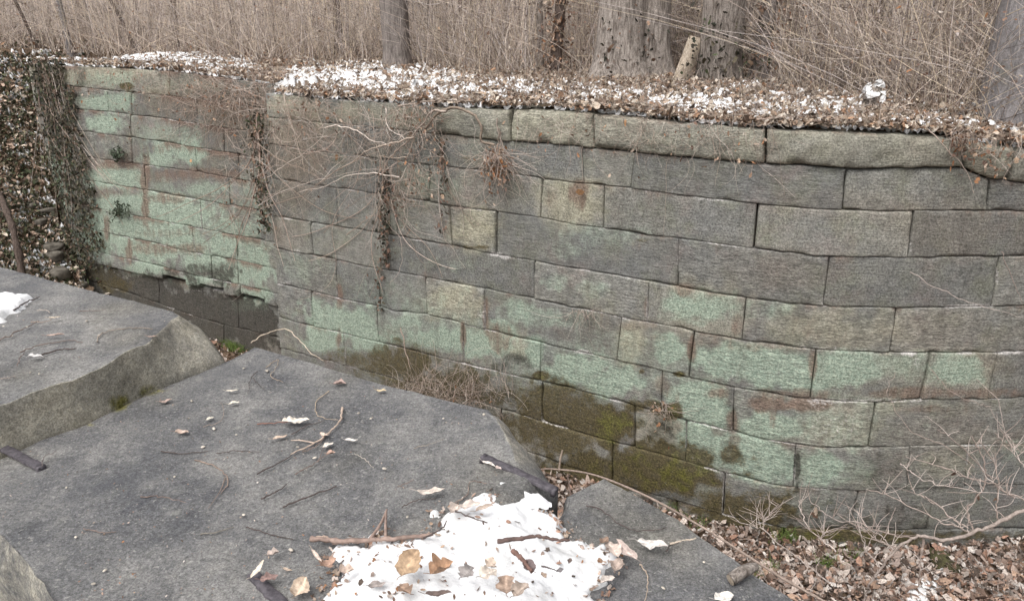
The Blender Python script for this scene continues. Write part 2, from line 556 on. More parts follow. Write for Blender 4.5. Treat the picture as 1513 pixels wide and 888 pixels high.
def bark_material(name, c1, c2, scale=1.0, moss=0.0):
    s = NT(name, 0.95, 0.15)
    v = s.scale(s.pos, (34 * scale, 34 * scale, 5 * scale))
    n = s.noise(1.0, 6, .7, v, .6)
    f = s.noise(90, 3, .7)
    c = s.mix(s.ramp(n, .3, .68), c1, c2)
    c = s.mix(1.0, c, s.mix(s.ramp(f, .3, .7), (.7, .7, .7), (1.25, 1.25, 1.25)), 'MULTIPLY')
    if moss:
        c = s.mix(s.math('MULTIPLY', s.ramp(s.noise(2.0, 4, .6), .5, .75), moss), c, (.16, .17, .13))
    nb = s.bump(n, .9, .03)
    return s.done(c, nb)

def plain_material(name, c1, c2, sc=20, rough=0.85, bumpd=0.004, spec=0.25):
    s = NT(name, rough, spec)
    n = s.noise(sc, 5, .65)
    return s.done(s.mix(s.ramp(n, .3, .7), c1, c2), s.bump(n, .5, bumpd))

def stem_material(name):
    s = NT(name, 0.85, 0.2)
    c = s.attr('col').outputs['Color']
    f = s.noise(40, 3, .6)
    return s.done(s.mix(1.0, c, s.mix(s.ramp(f, .3, .7), (.75, .75, .75), (1.2, 1.2, 1.2)), 'MULTIPLY'))

def soil_material(name, c1, c2, snow=0.0):
    s = NT(name, 0.95, 0.1)
    n = s.noise(6, 6, .7)
    f = s.noise(45, 4, .7)
    c = s.mix(s.ramp(n, .3, .7), c1, c2)
    c = s.mix(s.ramp(f, .4, .7), c, (.23, .165, .115))
    return s.done(c, s.bump(f, .7, .03))

M_STONE = stone_material()
M_SLAB = slab_material()
M_LEAF = leaf_material()
M_SNOW = snow_material()
M_STEM = stem_material('dry_stem')
M_CORE = plain_material('joint_shadow_earth', (.03, .026, .02), (.06, .05, .04), 30, .95)
M_BARK_PALE = bark_material('pale_furrowed_bark', (.11, .09, .075), (.45, .40, .36))
M_BARK_GREY = bark_material('grey_bark', (.17, .16, .16), (.33, .31, .31), .8, .4)
M_BARK_MID = bark_material('brown_grey_bark', (.10, .085, .078), (.34, .30, .275))
M_BARK_DARK = bark_material('dark_bark', (.06, .045, .038), (.17, .13, .11))
M_SOIL = soil_material('leafy_soil', (.085, .058, .04), (.17, .12, .085))
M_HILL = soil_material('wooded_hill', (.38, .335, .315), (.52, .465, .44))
M_WOOD = bark_material('weathered_plank', (.36, .29, .22), (.56, .48, .39), 1.2)
M_IRON = plain_material('rusted_iron', (.05, .045, .052), (.12, .108, .12), 60, .6, .002, .4)
M_ROCK = plain_material('field_rock', (.085, .075, .062), (.2, .18, .15), 9, .92, .02)
M_EVER = plain_material('evergreen', (.03, .04, .022), (.075, .085, .05), 30, .7)
M_GRASS = plain_material('green_blades', (.09, .14, .03), (.2, .27, .08), 30, .7)

# ------------------------------------------------------------------ the far lock wall, stone by stone
R_LINES = [
    [(400, 139), (469, 146), (553, 151), (640, 157), (753, 162), (806, 162), (895, 168), (1000, 179), (1130, 190), (1221, 192), (1300, 195), (1356, 198), (1420, 202), (1470, 214), (1513, 218)],
    [(400, 174), (477, 182), (527, 186), (567, 190), (652, 199), (700, 204), (745, 209), (789, 211), (848, 217), (890, 221), (935, 226), (1020, 234), (1129, 243), (1200, 246), (1264, 251), (1335, 249), (1418, 248), (1464, 265), (1513, 271)],
    [(400, 213), (479, 225), (523, 230), (654, 246), (682, 249), (777, 260), (848, 270), (932, 278), (1000, 287), (1120, 301), (1221, 310), (1302, 312), (1459, 311), (1513, 313)],
    [(400, 264), (574, 289), (634, 298), (660, 304), (729, 312), (798, 322), (848, 332), (890, 337), (946, 346), (1003, 352), (1065, 361), (1111, 367), (1160, 373), (1221, 379), (1340, 381), (1513, 378)],
    [(400, 319), (424, 323), (503, 335), (590, 350), (644, 359), (668, 363), (697, 369), (731, 376), (787, 385), (820, 392), (904, 405), (960, 416), (1009, 425), (1047, 432), (1102, 440), (1154, 447), (1216, 453), (1324, 455), (1513, 452)],
    [(400, 366), (420, 369), (463, 377), (495, 383), (539, 394), (570, 399), (614, 407), (682, 420), (715, 426), (741, 432), (789, 442), (842, 454), (888, 461), (914, 468), (956, 475), (999, 483), (1027, 490), (1071, 497), (1096, 502), (1138, 508), (1180, 514), (1232, 518), (1313, 521), (1470, 521), (1513, 519)],
    [(400, 417), (459, 430), (511, 443), (558, 452), (580, 459), (631, 464), (685, 478), (719, 487), (753, 496), (801, 507), (860, 520), (911, 532), (955, 541), (982, 548), (1017, 557), (1079, 570), (1118, 577), (1178, 587), (1240, 592), (1291, 594), (1362, 590), (1459, 589), (1513, 587)],
    [(400, 466), (461, 482), (510, 493), (586, 512), (662, 531), (702, 541), (770, 557), (844, 574), (895, 588), (936, 599), (1014, 620), (1071, 635), (1126, 648), (1175, 656), (1221, 661), (1283, 662), (1383, 658), (1513, 656)],
    [(400, 510), (560, 553), (660, 581), (737, 603), (789, 618), (823, 629), (864, 641), (888, 648), (940, 662), (1009, 680), (1073, 699), (1122, 711), (1160, 718), (1270, 725), (1380, 720), (1513, 716)],
    [(400, 552), (560, 599), (737, 652), (789, 670), (888, 704), (940, 722), (1009, 742), (1073, 761), (1159, 780), (1256, 783), (1340, 783), (1513, 781)],
    [(400, 600), (560, 655), (789, 735), (940, 790), (1073, 830), (1159, 850), (1256, 856), (1340, 856), (1513, 853)],
]
R_JOINTS = [
    [(469, 472), (640, 642), (754, 757), (878, 880), (1132, 1130), (1418, 1424), (1497, 1490)],
    [(507, 508), (650, 652), (860, 863), (938, 932), (1250, 1244), (1464, 1459)],
    [(455, 457), (540, 543), (634, 634), (800, 798), (893, 891), (1119, 1113), (1352, 1341)],
    [(496, 499), (585, 586), (663, 667), (733, 732), (1003, 1001), (1225, 1216), (1477, 1465)],
    [(458, 463), (571, 573), (789, 789), (959, 956), (1102, 1096), (1326, 1314)],
    [(496, 499), (558, 561), (628, 632), (716, 717), (918, 911), (1026, 1018), (1206, 1197), (1376, 1361), (1473, 1459)],
    [(459, 464), (557, 560), (684, 685), (799, 798), (979, 975), (1085, 1082), (1294, 1283)],
    [(508, 512), (663, 664), (801, 800), (938, 938), (1014, 1013), (1176, 1172), (1345, 1340), (1430, 1424)],
    [(600, 602), (740, 742), (905, 904), (1072, 1068), (1269, 1257), (1382, 1370)],
    [(520, 522), (690, 692), (830, 831), (1000, 1000), (1159, 1157), (1330, 1328)],
]
L_LINES = [
    [(36, 92), (84, 97), (170, 101), (255, 106), (330, 115), (400, 126)],
    [(40, 121), (84, 126), (165, 134), (246, 141), (400, 162)],
    [(45, 153), (111, 161), (162, 165), (195, 170), (235, 174), (273, 180), (400, 199)],
    [(50, 184), (113, 193), (162, 199), (200, 204), (235, 209), (400, 236)],
    [(60, 220), (116, 231), (189, 241), (292, 254), (351, 265), (400, 274)],
    [(70, 254), (127, 266), (216, 281), (292, 295), (376, 309), (400, 314)],
    [(85, 293), (127, 303), (162, 312), (222, 323), (297, 338), (351, 348), (400, 358)],
    [(95, 329), (135, 339), (184, 350), (254, 365), (295, 375), (349, 384), (400, 396)],
    [(108, 362), (138, 370), (162, 377), (200, 385), (227, 391), (289, 407), (354, 421), (400, 432)],
    [(112, 383), (140, 390), (238, 412), (294, 425), (354, 440), (400, 452)],
    [(112, 412), (200, 440), (284, 470), (324, 482), (400, 499)],
    [(112, 440), (200, 475), (284, 510), (324, 523), (400, 546)],
]
L_JOINTS = [
    [(250, 251)],
    [(159, 161), (193, 195), (290, 292)],
    [(192, 194), (265, 267), (330, 332)],
    [(137, 140), (194, 196), (288, 291), (351, 353)],
    [(212, 215), (338, 340)],
    [(138, 142), (211, 216), (295, 299)],
    [(155, 161), (249, 254), (284, 289), (350, 351)],
    [(160, 162), (189, 194), (311, 314), (351, 352)],
    [(195, 197), (240, 241), (274, 275), (294, 295), (329, 330), (355, 355), (390, 390)],
    [(228, 230), (346, 347)],
    [(250, 251), (325, 325)],
]
L_NOTCH = {(8, 2): 7, (8, 4): 7, (8, 6): 7}

# where things grow and run on the wall: (kind, x, y, rx, ry, strength) measured on the photograph, used as marks on the stone itself
def spots(text):
    out = []
    for ln in text.strip().splitlines():
        for it in ln.split(';'):
            it = it.split()
            if it:
                out.append((it[0], *map(float, it[1:])))
    return out
R_SPOTS = spots("""
g 500 478 62 34 .9; g 475 505 38 20 .7; g 545 500 40 24 .8; g 600 475 40 14 .5; g 650 500 60 22 .75; g 735 500 24 28 .95; g 700 510 40 20 .8
g 790 520 14 26 .85; g 850 545 50 26 .85; g 905 565 40 22 .9; g 770 460 40 20 .55; g 860 470 40 14 .35; g 985 515 28 26 .85; g 945 520 16 20 .3
g 1035 455 62 26 .65; g 1000 450 30 20 .7; g 1110 535 90 30 .95; g 1180 555 50 26 .85; g 1250 545 70 26 .55; g 1330 540 60 22 .4; g 1410 545 42 24 .6
g 1030 590 52 34 1; g 1060 610 30 26 .9; g 1130 628 62 24 .8; g 1220 620 60 30 .35; g 1090 670 88 34 .98; g 1030 655 30 30 .9; g 1150 690 40 26 .8
g 1215 690 44 28 .75; g 1270 690 26 18 .4; g 1145 460 40 18 .35; g 880 345 40 18 .35; g 850 370 40 16 .3; g 640 270 60 26 .3; g 450 395 50 26 .3
g 1130 700 60 20 .6; g 1180 750 70 22 .25; g 1490 665 30 20 .3; g 610 260 30 40 .25; g 870 430 30 16 .3; g 820 420 25 15 .35; g 1290 540 60 24 .4; g 1250 545 70 26 .7; g 1420 550 40 22 .7; g 900 350 90 24 .3; g 560 430 60 30 .3; g 790 470 60 20 .4; g 1210 700 60 26 .5; g 620 450 40 30 .25; g 900 545 330 60 .32; g 620 475 150 50 .35; g 1150 620 230 70 .3; g 680 390 60 16 .25; g 480 330 50 30 .2
t 846 300 46 36 .75; t 698 336 33 32 .85; t 672 448 44 30 .65; t 935 505 22 34 .75; t 605 275 30 34 .35; t 740 500 26 14 .7; t 1030 450 70 32 .45; t 1210 485 110 34 .5
t 1290 545 110 28 .35; t 1420 550 50 30 .35; t 985 515 40 34 .25; t 1120 515 80 12 .4; t 765 515 20 14 .6; t 1240 625 60 35 .35; t 975 635 36 34 .4; t 1390 690 50 20 .35
t 1160 640 40 18 .2; t 1250 600 90 18 .25; t 430 157 40 18 .5; t 520 165 60 18 .65; t 600 175 50 18 .6; t 1290 600 50 20 .3; t 1040 480 90 30 .35; t 1240 490 90 30 .45; t 700 190 60 18 .3
r 855 285 14 22 .9; r 815 290 12 16 .5; r 718 465 6 34 .9; r 705 445 10 26 .55; r 684 500 5 30 .9; r 635 410 20 12 .5; r 502 440 6 22 .9; r 501 500 6 18 .9; r 630 470 14 10 .5
r 1012 430 18 12 .75; r 1090 480 12 24 .7; r 1022 515 7 22 .9; r 1050 505 60 9 .5; r 1130 512 60 10 .6; r 1200 535 8 28 .7; r 1170 582 70 9 .65; r 1160 598 80 14 .95
r 1060 582 30 11 .75; r 1142 605 9 30 .9; r 1083 622 12 26 .95; r 1085 650 10 14 .6; r 1380 580 140 9 .7; r 1220 495 130 26 .3; r 1195 487 30 26 .4; r 760 490 60 8 .35; r 880 470 30 20 .45
r 945 480 30 10 .55; r 980 570 16 24 .6; r 1000 590 8 22 .5; r 1370 605 60 8 .55; r 740 500 18 26 .7; r 955 455 6 30 .6; r 900 325 30 12 .3; r 950 360 40 16 .4; r 1170 390 60 20 .3
r 1440 345 70 22 .3; r 975 500 25 8 .5; r 1165 470 40 10 .4; r 1295 525 60 8 .3
m 600 535 72 34 .72; m 560 545 40 18 .6; m 680 560 50 26 .7; m 740 585 60 26 .62; m 815 590 70 32 .7; m 760 560 40 16 .45; m 870 620 44 30 .6; m 800 555 12 8 .95; m 905 628 26 34 1
m 900 650 22 22 .95; m 990 607 22 14 .95; m 975 605 30 14 .75; m 945 600 36 12 .75; m 830 655 60 26 .7; m 1000 697 72 24 1; m 930 690 50 24 .8; m 870 680 50 24 .7; m 950 548 6 5 .95; m 1006 552 12 6 1
m 1120 740 80 26 .5; m 1180 790 90 14 1.0; m 1290 795 90 12 .95; m 1080 770 90 14 .85; m 1250 760 60 22 .3; m 1440 792 90 10 .6; m 965 640 26 26 .4; m 650 570 130 34 .66; m 830 625 120 40 .72; m 960 690 140 40 .9; m 1010 705 70 26 1.05; m 905 630 34 34 1.1; m 880 705 110 34 .75; m 1090 750 110 24 .75; m 560 530 60 20 .6; m 720 540 40 30 .35; m 1040 735 60 22 .6
m 500 525 40 14 .5; m 1043 428 18 5 .4; m 950 355 20 6 .5; m 690 240 24 10 .4; m 700 365 30 4 .6
d 762 530 26 12 .5; d 740 542 22 10 .5; d 780 540 16 8 .45; d 850 690 60 26 .6; d 900 715 100 18 .7; d 1000 735 70 14 .55; d 975 640 30 30 .5; d 1178 690 7 36 .8; d 1300 690 40 30 .4; d 1420 760 120 28 .3; d 700 600 60 30 .35
d 1200 745 110 20 .3; d 1430 750 70 30 .3; d 600 540 30 20 .3; d 1150 755 90 20 .45; d 565 440 26 70 .3; d 690 290 40 50 .2; d 1330 760 50 24 .4; d 780 640 60 30 .4; d 880 705 160 34 .6; d 1080 770 160 24 .6; d 1300 780 200 18 .45; d 740 620 90 26 .45; d 1220 750 60 20 .3
w 438 372 14 4 .6; w 420 418 14 4 .6; w 730 376 12 5 .9; w 748 380 10 4 .8; w 830 393 60 3 .45; w 1340 522 14 4 .9; w 1490 521 20 4 .9; w 1473 405 4 16 .8; w 1430 452 40 3 .8; w 1060 562 40 4 .5
w 1235 630 44 36 .45; w 1205 600 20 8 .5; w 1215 680 30 18 .35; w 890 338 10 4 .7; w 980 284 40 3 .5; w 1060 295 40 3 .6; w 1240 592 60 5 .7; w 1340 592 50 3 .6; w 590 410 14 30 .25; w 715 465 12 6 .5
w 860 520 14 4 .8; w 1250 320 4 20 .4; w 1345 365 5 16 .5; w 1213 445 6 16 .5; w 1370 500 5 12 .3; w 450 205 6 4 .7; w 1260 517 70 3 .5; w 1200 513 60 4 .5; w 1085 575 4 12 .7; w 1355 535 5 10 .6
b 430 200 60 24 .8; b 440 240 40 30 .8; b 430 290 30 30 .6; b 420 340 30 26 .4; b 1430 340 110 40 .45; b 1150 400 90 30 .35; b 1400 640 110 40 .35; b 1450 540 50 20 .5; b 1380 490 120 30 .3; b 560 215 40 20 .4
b 1180 640 80 30 .2; b 800 640 120 40 .35; b 890 500 30 40 .3; b 1240 300 100 20 .25; b 690 290 50 40 .25
""")
L_SPOTS = spots("""
g 145 152 30 16 .75; g 176 152 24 16 .7; g 150 182 36 16 .8; g 240 200 60 20 .45; g 262 222 44 20 .75; g 240 235 40 14 .6; g 165 262 50 17 .9; g 195 268 22 14 .9; g 300 280 40 14 .55
g 225 300 80 18 .9; g 180 300 38 18 .8; g 270 318 50 20 1; g 330 330 40 16 .55; g 145 325 20 20 .95; g 205 335 60 18 1; g 270 355 34 20 1; g 325 365 40 20 .9; g 375 395 30 32 .95; g 375 440 30 18 .9
g 150 355 26 20 .95; g 180 360 20 18 .95; g 230 372 50 16 .8; g 300 390 60 14 .7; g 215 397 40 12 .75; g 285 415 40 10 .7; g 340 410 24 14 .8; g 375 340 24 30 .5; g 110 110 40 12 .3; g 160 118 60 14 .45; g 90 260 20 70 .6; g 230 330 170 75 .42; g 350 370 60 60 .5; g 170 190 90 60 .2; g 365 290 24 40 .4; g 250 120 60 12 .2
t 150 112 90 16 .6; t 260 125 60 16 .35; t 130 150 20 10 .3; t 60 110 30 20 .3
r 215 258 8 34 .9; r 290 257 90 9 .75; r 175 245 50 8 .75; r 250 262 60 10 .6; r 150 285 30 10 .6; r 215 310 7 34 .9; r 250 292 40 9 .7; r 170 285 60 8 .5; r 130 240 30 30 .5; r 240 345 70 7 .5
r 158 335 6 26 .85; r 250 368 80 9 .7; r 191 375 6 24 .85; r 300 345 50 7 .4; r 288 365 5 22 .5; r 235 220 50 8 .5; r 180 205 50 8 .5; r 250 195 50 30 .4; r 195 215 20 30 .5; r 120 200 20 40 .4; r 355 320 30 9 .5; r 330 290 60 6 .5; r 340 380 30 6 .4
r 270 160 80 30 .3; r 120 170 20 30 .4; r 345 420 14 12 .4
d 300 400 70 12 .55; d 330 405 26 20 .6; d 260 400 22 20 .5; d 120 110 12 20 .5; d 250 455 170 30 1.1; d 340 478 90 42 1.0; d 200 430 90 26 1.0; d 215 225 18 12 .3; d 320 250 40 30 .2; d 350 480 70 30 .55; d 150 410 60 20 .7; d 330 515 80 20 .3
b 290 150 90 24 .7; b 350 180 60 40 .6; b 250 160 50 12 .4; b 330 240 50 40 .25; b 200 240 80 14 .3; b 360 510 60 20 .6; b 310 500 40 16 .5
m 185 128 12 5 .9; m 170 420 30 16 .6; m 90 110 16 12 .6; m 150 405 40 14 .5
w 200 402 60 2 .5; w 300 430 80 2 .5; w 380 455 30 2 .4
""")
KIDX = {'g': (0, 0), 't': (0, 1), 'r': (0, 2), 'm': (0, 3), 'd': (1, 0), 'w': (1, 1), 'b': (1, 2)}

def growth(V, SP, tint):
    x, y = px_of(V)
    A = np.zeros((len(V), 4)); B = np.zeros((len(V), 4))
    wob = (fbm(V, 4.0, 41, 3) - .5) * 1.1 + (fbm(V, 13.0, 42, 3) - .5) * .9
    for k, cx, cy, rx, ry, s in SP:
        r2 = ((x - cx) / rx) ** 2 + ((y - cy) / ry) ** 2
        m = r2 < 6
        if not m.any():
            continue
        v = s * (1.15 if k == 'g' else 1) * (1 - smooth(.35, 1.5, np.sqrt(r2[m]) + wob[m]))
        a, i = KIDX[k]
        T = A if a == 0 else B
        T[m, i] = np.maximum(T[m, i], v)
    B[:, 3] = tint
    return A, B

def edge_steps(Lm, st=0.034):
    e = [0, .007, .018, .034]
    if Lm < .12:
        return np.linspace(0, 1, 7)
    n = max(2, int((Lm - .068) / st))
    a = np.array(e[:-1] + list(np.linspace(.034, Lm - .034, n + 1)) + [Lm - q for q in e[:-1][::-1]])
    return a / Lm

def block(lines, joints, k, xl, xr, rec, parent, name, SP, coping=False, notch=0, dark_back=0.0, rnd=random):
    lt, lb = xl
    rt, rb = xr
    mid_h = abs(np.linalg.norm(W((lt + rt) / 2, float(interp(lines[k + 1], (lt + rt) / 2)), 0, rec) - W((lt + rt) / 2, float(interp(lines[k], (lt + rt) / 2)), 0, rec)))
    PL, PR = W(lt, float(interp(lines[k], lt)), 0, rec), W(rt, float(interp(lines[k], rt)), 0, rec)
    Lm = np.linalg.norm((PR - PL)[:2])
    us, vs = edge_steps(Lm, .03), edge_steps(mid_h, .03)
    dense = np.linspace(0, 1, 60)
    Tt = W(lt + (rt - lt) * dense, interp(lines[k], lt + (rt - lt) * dense), 0, rec)
    Tb = W(lb + (rb - lb) * dense, interp(lines[k + 1], lb + (rb - lb) * dense) - notch, 0, rec)
    def resample(P):
        d = np.concatenate([[0], np.cumsum(np.linalg.norm(np.diff(P, axis=0), axis=1))])
        d /= d[-1]
        return np.stack([np.interp(us, d, P[:, i]) for i in range(3)], -1)
    Tt, Tb = resample(Tt), resample(Tb)
    gap = (.012 if coping and lt > 870 else .006 if coping else .0018 + .0040 * rnd.random() ** 2)
    gj = (.009 if coping else .0018 + .007 * rnd.random() ** 2)
    nu, nv = len(us), len(vs)
    u = us[:, None] * np.ones(nv); v = vs[None, :] * np.ones((nu, 1))
    P = Tt[:, None, :] * (1 - vs)[None, :, None] + Tb[:, None, :] * vs[None, :, None]
    # in-plane shrink for the joints
    ax = (PR - PL) / np.linalg.norm(PR - PL)
    P = P + ax * ((.5 - u) * 2 * gj)[..., None]
    P[..., 2] -= (.5 - v) * 2 * gap
    seed = rnd.randrange(1000)
    flat = P.reshape(-1, 3)
    ragged = (fbm(flat + seed, 9, seed, 3) - .5).reshape(nu, nv)
    du, dv = np.minimum(u, 1 - u) * Lm, np.minimum(v, 1 - v) * mid_h
    dmin = np.minimum(du, dv)
    # corner-aware distance to the edge
    r0 = (.026 if coping else .0055)
    chips = smooth(.58, .74, vnoise(flat + seed, 5.5, seed + 3)).reshape(nu, nv)
    r = r0 * (0.7 + 0.9 * vnoise(flat, 7, seed + 5).reshape(nu, nv)) + chips * (.06 if coping else .028)
    a, b = np.clip(1 - du / r, 0, 1), np.clip(1 - dv / r, 0, 1)
    q = np.clip(np.sqrt(a * a + b * b), 0, 1)
    fall = r * (1 - np.sqrt(1 - q * q)) * (1.0 if coping else 1.1)
    P[..., 2] += ragged * (.03 if coping else .015) * (1 - smooth(0, .05, dv)) * np.sign(.5 - v) * -1
    rel = (fbm(flat + seed * 3.1, 4.0, seed + 9, 4) - .5).reshape(nu, nv)
    fine = (fbm(flat + seed, 22, seed + 11, 2) - .5).reshape(nu, nv)
    proud = rnd.uniform(.02, .05) if coping else rnd.uniform(-.007, .010)
    bulge = (.018 if coping else .004) * (1 - (2 * v - 1) ** 2) * (1 - (2 * u - 1) ** 6)
    disp = proud + bulge + rel * (.075 if coping else .018) + fine * (.022 if coping else .009) - fall - dark_back
    O = out_dir(P, rec)
    P = P + O * disp[..., None]
    # skirt: the stone goes back into the wall
    idx = np.arange(nu * nv).reshape(nu, nv)
    ring = np.concatenate([idx[:, 0], idx[-1, 1:], idx[-2::-1, -1], idx[0, -2:0:-1]])
    V = P.reshape(-1, 3)
    back = V[ring] - O.reshape(-1, 3)[ring] * (.45 if coping else .22)
    m = len(ring)
    j = np.arange(m)
    base = len(V)
    F = np.vstack([grid_faces(nu, nv)[:, ::-1], np.stack([ring[j], ring[(j + 1) % m], base + (j + 1) % m, base + j], 1)])
    V = np.vstack([V, back])
    A, B = growth(V, SP, rnd.random())
    # pale bruised arrises and crumbs of mortar along some joints, rust and soil wept from the joint above
    n0 = nu * nv
    ed = np.exp(-(dmin.ravel() / .014) ** 2)
    B[:n0, 1] = np.maximum(B[:n0, 1], ed * (.18 + .75 * smooth(.5, .68, fbm(V[:n0], 2.6, 61, 3))) * (.35 if coping else .8))
    weep = np.exp(-(np.maximum(v.ravel(), 0) * mid_h / .11)) * smooth(.44, .66, fbm(V[:n0] * np.array([1, 1, .35]), 3.0, 67, 3))
    A[:n0, 2] = np.maximum(A[:n0, 2], weep * (1.1 if rec else .6))
    if coping:
        A[:, 1] = np.maximum(A[:, 1], (.25 + .25 * rnd.random()) * (.6 + .8 * fbm(V, 2.2, 77, 3)))
        B[:, 3] = .35 + .3 * rnd.random()
    return obj(name, V, F, M_STONE, parent, {'growth': A, 'stain': B})

wallbase = W(700, 640)
wall = thing('lock_wall', (wallbase[0], wallbase[1], 0.0), 'long curved wall of big grey and green stained stone blocks behind the slabs', 'stone wall')
for k in range(10):
    js = R_JOINTS[k]
    lefts = [(399 + (interp(R_LINES[k], 400) - 260) * .06, 399 + (interp(R_LINES[k + 1], 400) - 260) * .06)] + js
    rights = js + [(1640, 1632)]
    if k == 9:
        rights[-1] = (1640, 1630)
    for a, b in zip(lefts, rights):
        block(R_LINES, R_JOINTS, k, (float(a[0]), float(a[1])), b, False, wall, 'coping_stone' if k == 0 else 'stone_block', R_SPOTS, coping=(k == 0 and a[0] > 600))
for k in range(11):
    js = L_JOINTS[k]
    xs = [40, 46, 52, 58, 66, 76, 90, 100, 108, 114, 114, 114]
    lefts = [(xs[k], xs[k + 1])] + js
    rights = js + [(412, 412)]
    for n, (a, b) in enumerate(zip(lefts, rights)):
        block(L_LINES, L_JOINTS, k, a, b, True, wall, 'stone_block', L_SPOTS, notch=L_NOTCH.get((k, n), 0), dark_back=.07 if k >= 9 else 0)

# the earth and rubble core behind the stones, seen only in the joints
def core():
    xs = np.concatenate([np.linspace(400, 1640, 60)])
    top, bot = W(xs, interp(R_LINES[0], xs) + 6, -.085), W(xs, interp(R_LINES[10], xs), -.085)
    xl = np.linspace(44, 404, 20)
    tl, bl = W(xl, interp(L_LINES[0], xl) + 5, -.17, True), W(np.maximum(xl, 118), interp(L_LINES[11], xl), -.17, True)
    tp = np.vstack([tl, top]); bt = np.vstack([bl, bot])
    bt[:, :2] = tp[:, :2]; bt[:, 2] = -.1
    back_t = tp.copy(); bk = bt.copy()
    o = np.vstack([out_dir(tl, True), out_dir(top)])
    back_t -= o * .9; bk -= o * .9
    n = len(tp)
    V = np.stack([bt, tp, back_t, bk], 1).reshape(-1, 3)
    V[2::4, 2] -= .05; V[1::4, 2] -= .05
    return obj('rubble_core', V, grid_faces(n, 4), M_CORE, wall)
core()

# ------------------------------------------------------------------ ground: lock floor, upper ground, left bank, hill
def heightgrid(x0, x1, y0, y1, step, zf, keep=None):
    xs, ys = np.arange(x0, x1, step), np.arange(y0, y1, step)
    X, Y = np.meshgrid(xs, ys, indexing='ij')
    P = np.stack([X, Y, X * 0], -1)
    P[..., 2] = zf(P)
    F = grid_faces(len(xs), len(ys))
    V = P.reshape(-1, 3)
    if keep is not None:
        k = keep(V)
        F = F[k[F].all(1)]
        used = np.unique(F)
        remap = np.zeros(len(V), int); remap[used] = np.arange(len(used))
        V, F = V[used], remap[F]
    return V, F
def floor_z(P):
    Q = np.stack([P[..., 0], P[..., 1], P[..., 0] * 0], -1)
    return (fbm(Q, .9, 3, 3) - .5) * .14 + .02
V, F = heightgrid(-26, 26, -30, 16, .35, floor_z)
tag(obj('lock_floor', V, F, M_SOIL), kind='structure')

# the upper ground as strips that follow the wall top
def upper_ground():
    xl = np.linspace(40, 400, 40); xr = np.linspace(401, 1640, 110)
    F_ = np.vstack([W(xl, interp(L_LINES[0], xl), 0, True), W(xr, interp(R_LINES[0], xr), 0)])
    O = np.vstack([out_dir(W(xl, 100, 0, True), True), out_dir(W(xr, 200, 0))])
    F_ = np.vstack([F_[0] + np.array([DL[0], DL[1], 0]) * np.array([60, 30, 16, 10, 7, 5.5, 4.5, 3.5, 2.5, 1.6, .8, .3])[:, None], F_])
    O = np.vstack([np.repeat(O[:1], 12, 0), O])
    F_ = np.vstack([F_, F_[-1] + np.array([.97, .25, 0]) * np.array([3, 8, 20, 60])[:, None]])
    O = np.vstack([O, np.repeat(np.array([[0.05, -1, 0]]), 4, 0)])
    bs = [.1, .16, .28, .45, .7, 1, 1.4, 1.9, 2.5, 3.2, 4, 5, 6.5, 8, 10, 14, 20, 30, 60]
    rows = []
    for b in bs:
        t = smooth(.8, 5.5, b)
        away = -O * (1 - t) + np.array([0.15, .99, 0]) * t
        P = F_ + away * b
        if b < 1:
            P[:, 2] = F_[:, 2] + (-.05 if b == .1 else .03 * min(1, b * 2)) + (top_z(P) - F_[:, 2] - .03) * smooth(.3, 1.4, b)
        else:
            P[:, 2] = top_z(P) + (F_[:, 2] + .03 - top_z(P)) * (1 - smooth(.3, 1.4, b))
        k = smooth(5, 1.5, b) * (np.arange(len(P)) < 12)
        P[:, 2] = P[:, 2] * (1 - k) + np.minimum(P[:, 2], bank_z(P)) * k
        P[:, 2] += np.clip(b - 20, 0, 60) * .12
        rows.append(P)
    V = np.stack(rows, 1)
    return V, grid_faces(V.shape[0], V.shape[1])
UGV, UGF = upper_ground()
tag(obj('ground', UGV.reshape(-1, 3), UGF[:, ::-1], M_SOIL), kind='structure')

def in_bank(V):
    e = (V[:, 0] - PEND[0]) * DL[0] + (V[:, 1] - PEND[1]) * DL[1]
    n = V[:, 0] * NN[0] + V[:, 1] * NN[1]
    return (e > -1.6) & (n > 2.8) & ((n < DREC + .05) | (e > -.02)) & (e < 40) & (n < 16 - .0 * e)
V, F = heightgrid(-46, -4, 3, 46, .25, bank_z, in_bank)
tag(obj('bank', V, F, M_SOIL), kind='structure')

def hill():
    th = np.radians(np.linspace(-75, 75, 60))
    rows = []
    for r, z in ((22, 3.9), (26, 5.0), (32, 7.2), (40, 10), (52, 14), (75, 20), (110, 24)):
        P = np.stack([np.sin(th) * r, np.cos(th) * r + 4, np.full(60, float(z))], -1)
        P[:, 2] += (fbm(P, .12, 4, 3) - .5) * 3 * min(1, (r - 22) / 15)
        rows.append(P)
    V = np.stack(rows, 1)
    return V.reshape(-1, 3), grid_faces(60, len(rows))
V, F = hill()
tag(obj('hillside', V, F[:, ::-1], M_HILL), kind='structure')
#CONT

# ------------------------------------------------------------------ the near coping slabs under the camera
def poly_dist(P, poly):
    """signed distance in plan to a polygon, positive inside"""
    x, y = P[:, 0], P[:, 1]
    inside = np.zeros(len(P), bool)
    d = np.full(len(P), 1e9)
    n = len(poly)
    for i in range(n):
        a, b = poly[i], poly[(i + 1) % n]
        c = ((a[1] > y) != (b[1] > y)) & (x < (b[0] - a[0]) * (y - a[1]) / (b[1] - a[1] + 1e-12) + a[0])
        inside ^= c
        ab = b - a
        t = np.clip(((x - a[0]) * ab[0] + (y - a[1]) * ab[1]) / (ab @ ab + 1e-12), 0, 1)
        d = np.minimum(d, np.hypot(x - a[0] - t * ab[0], y - a[1] - t * ab[1]))
    return np.where(inside, d, -d)

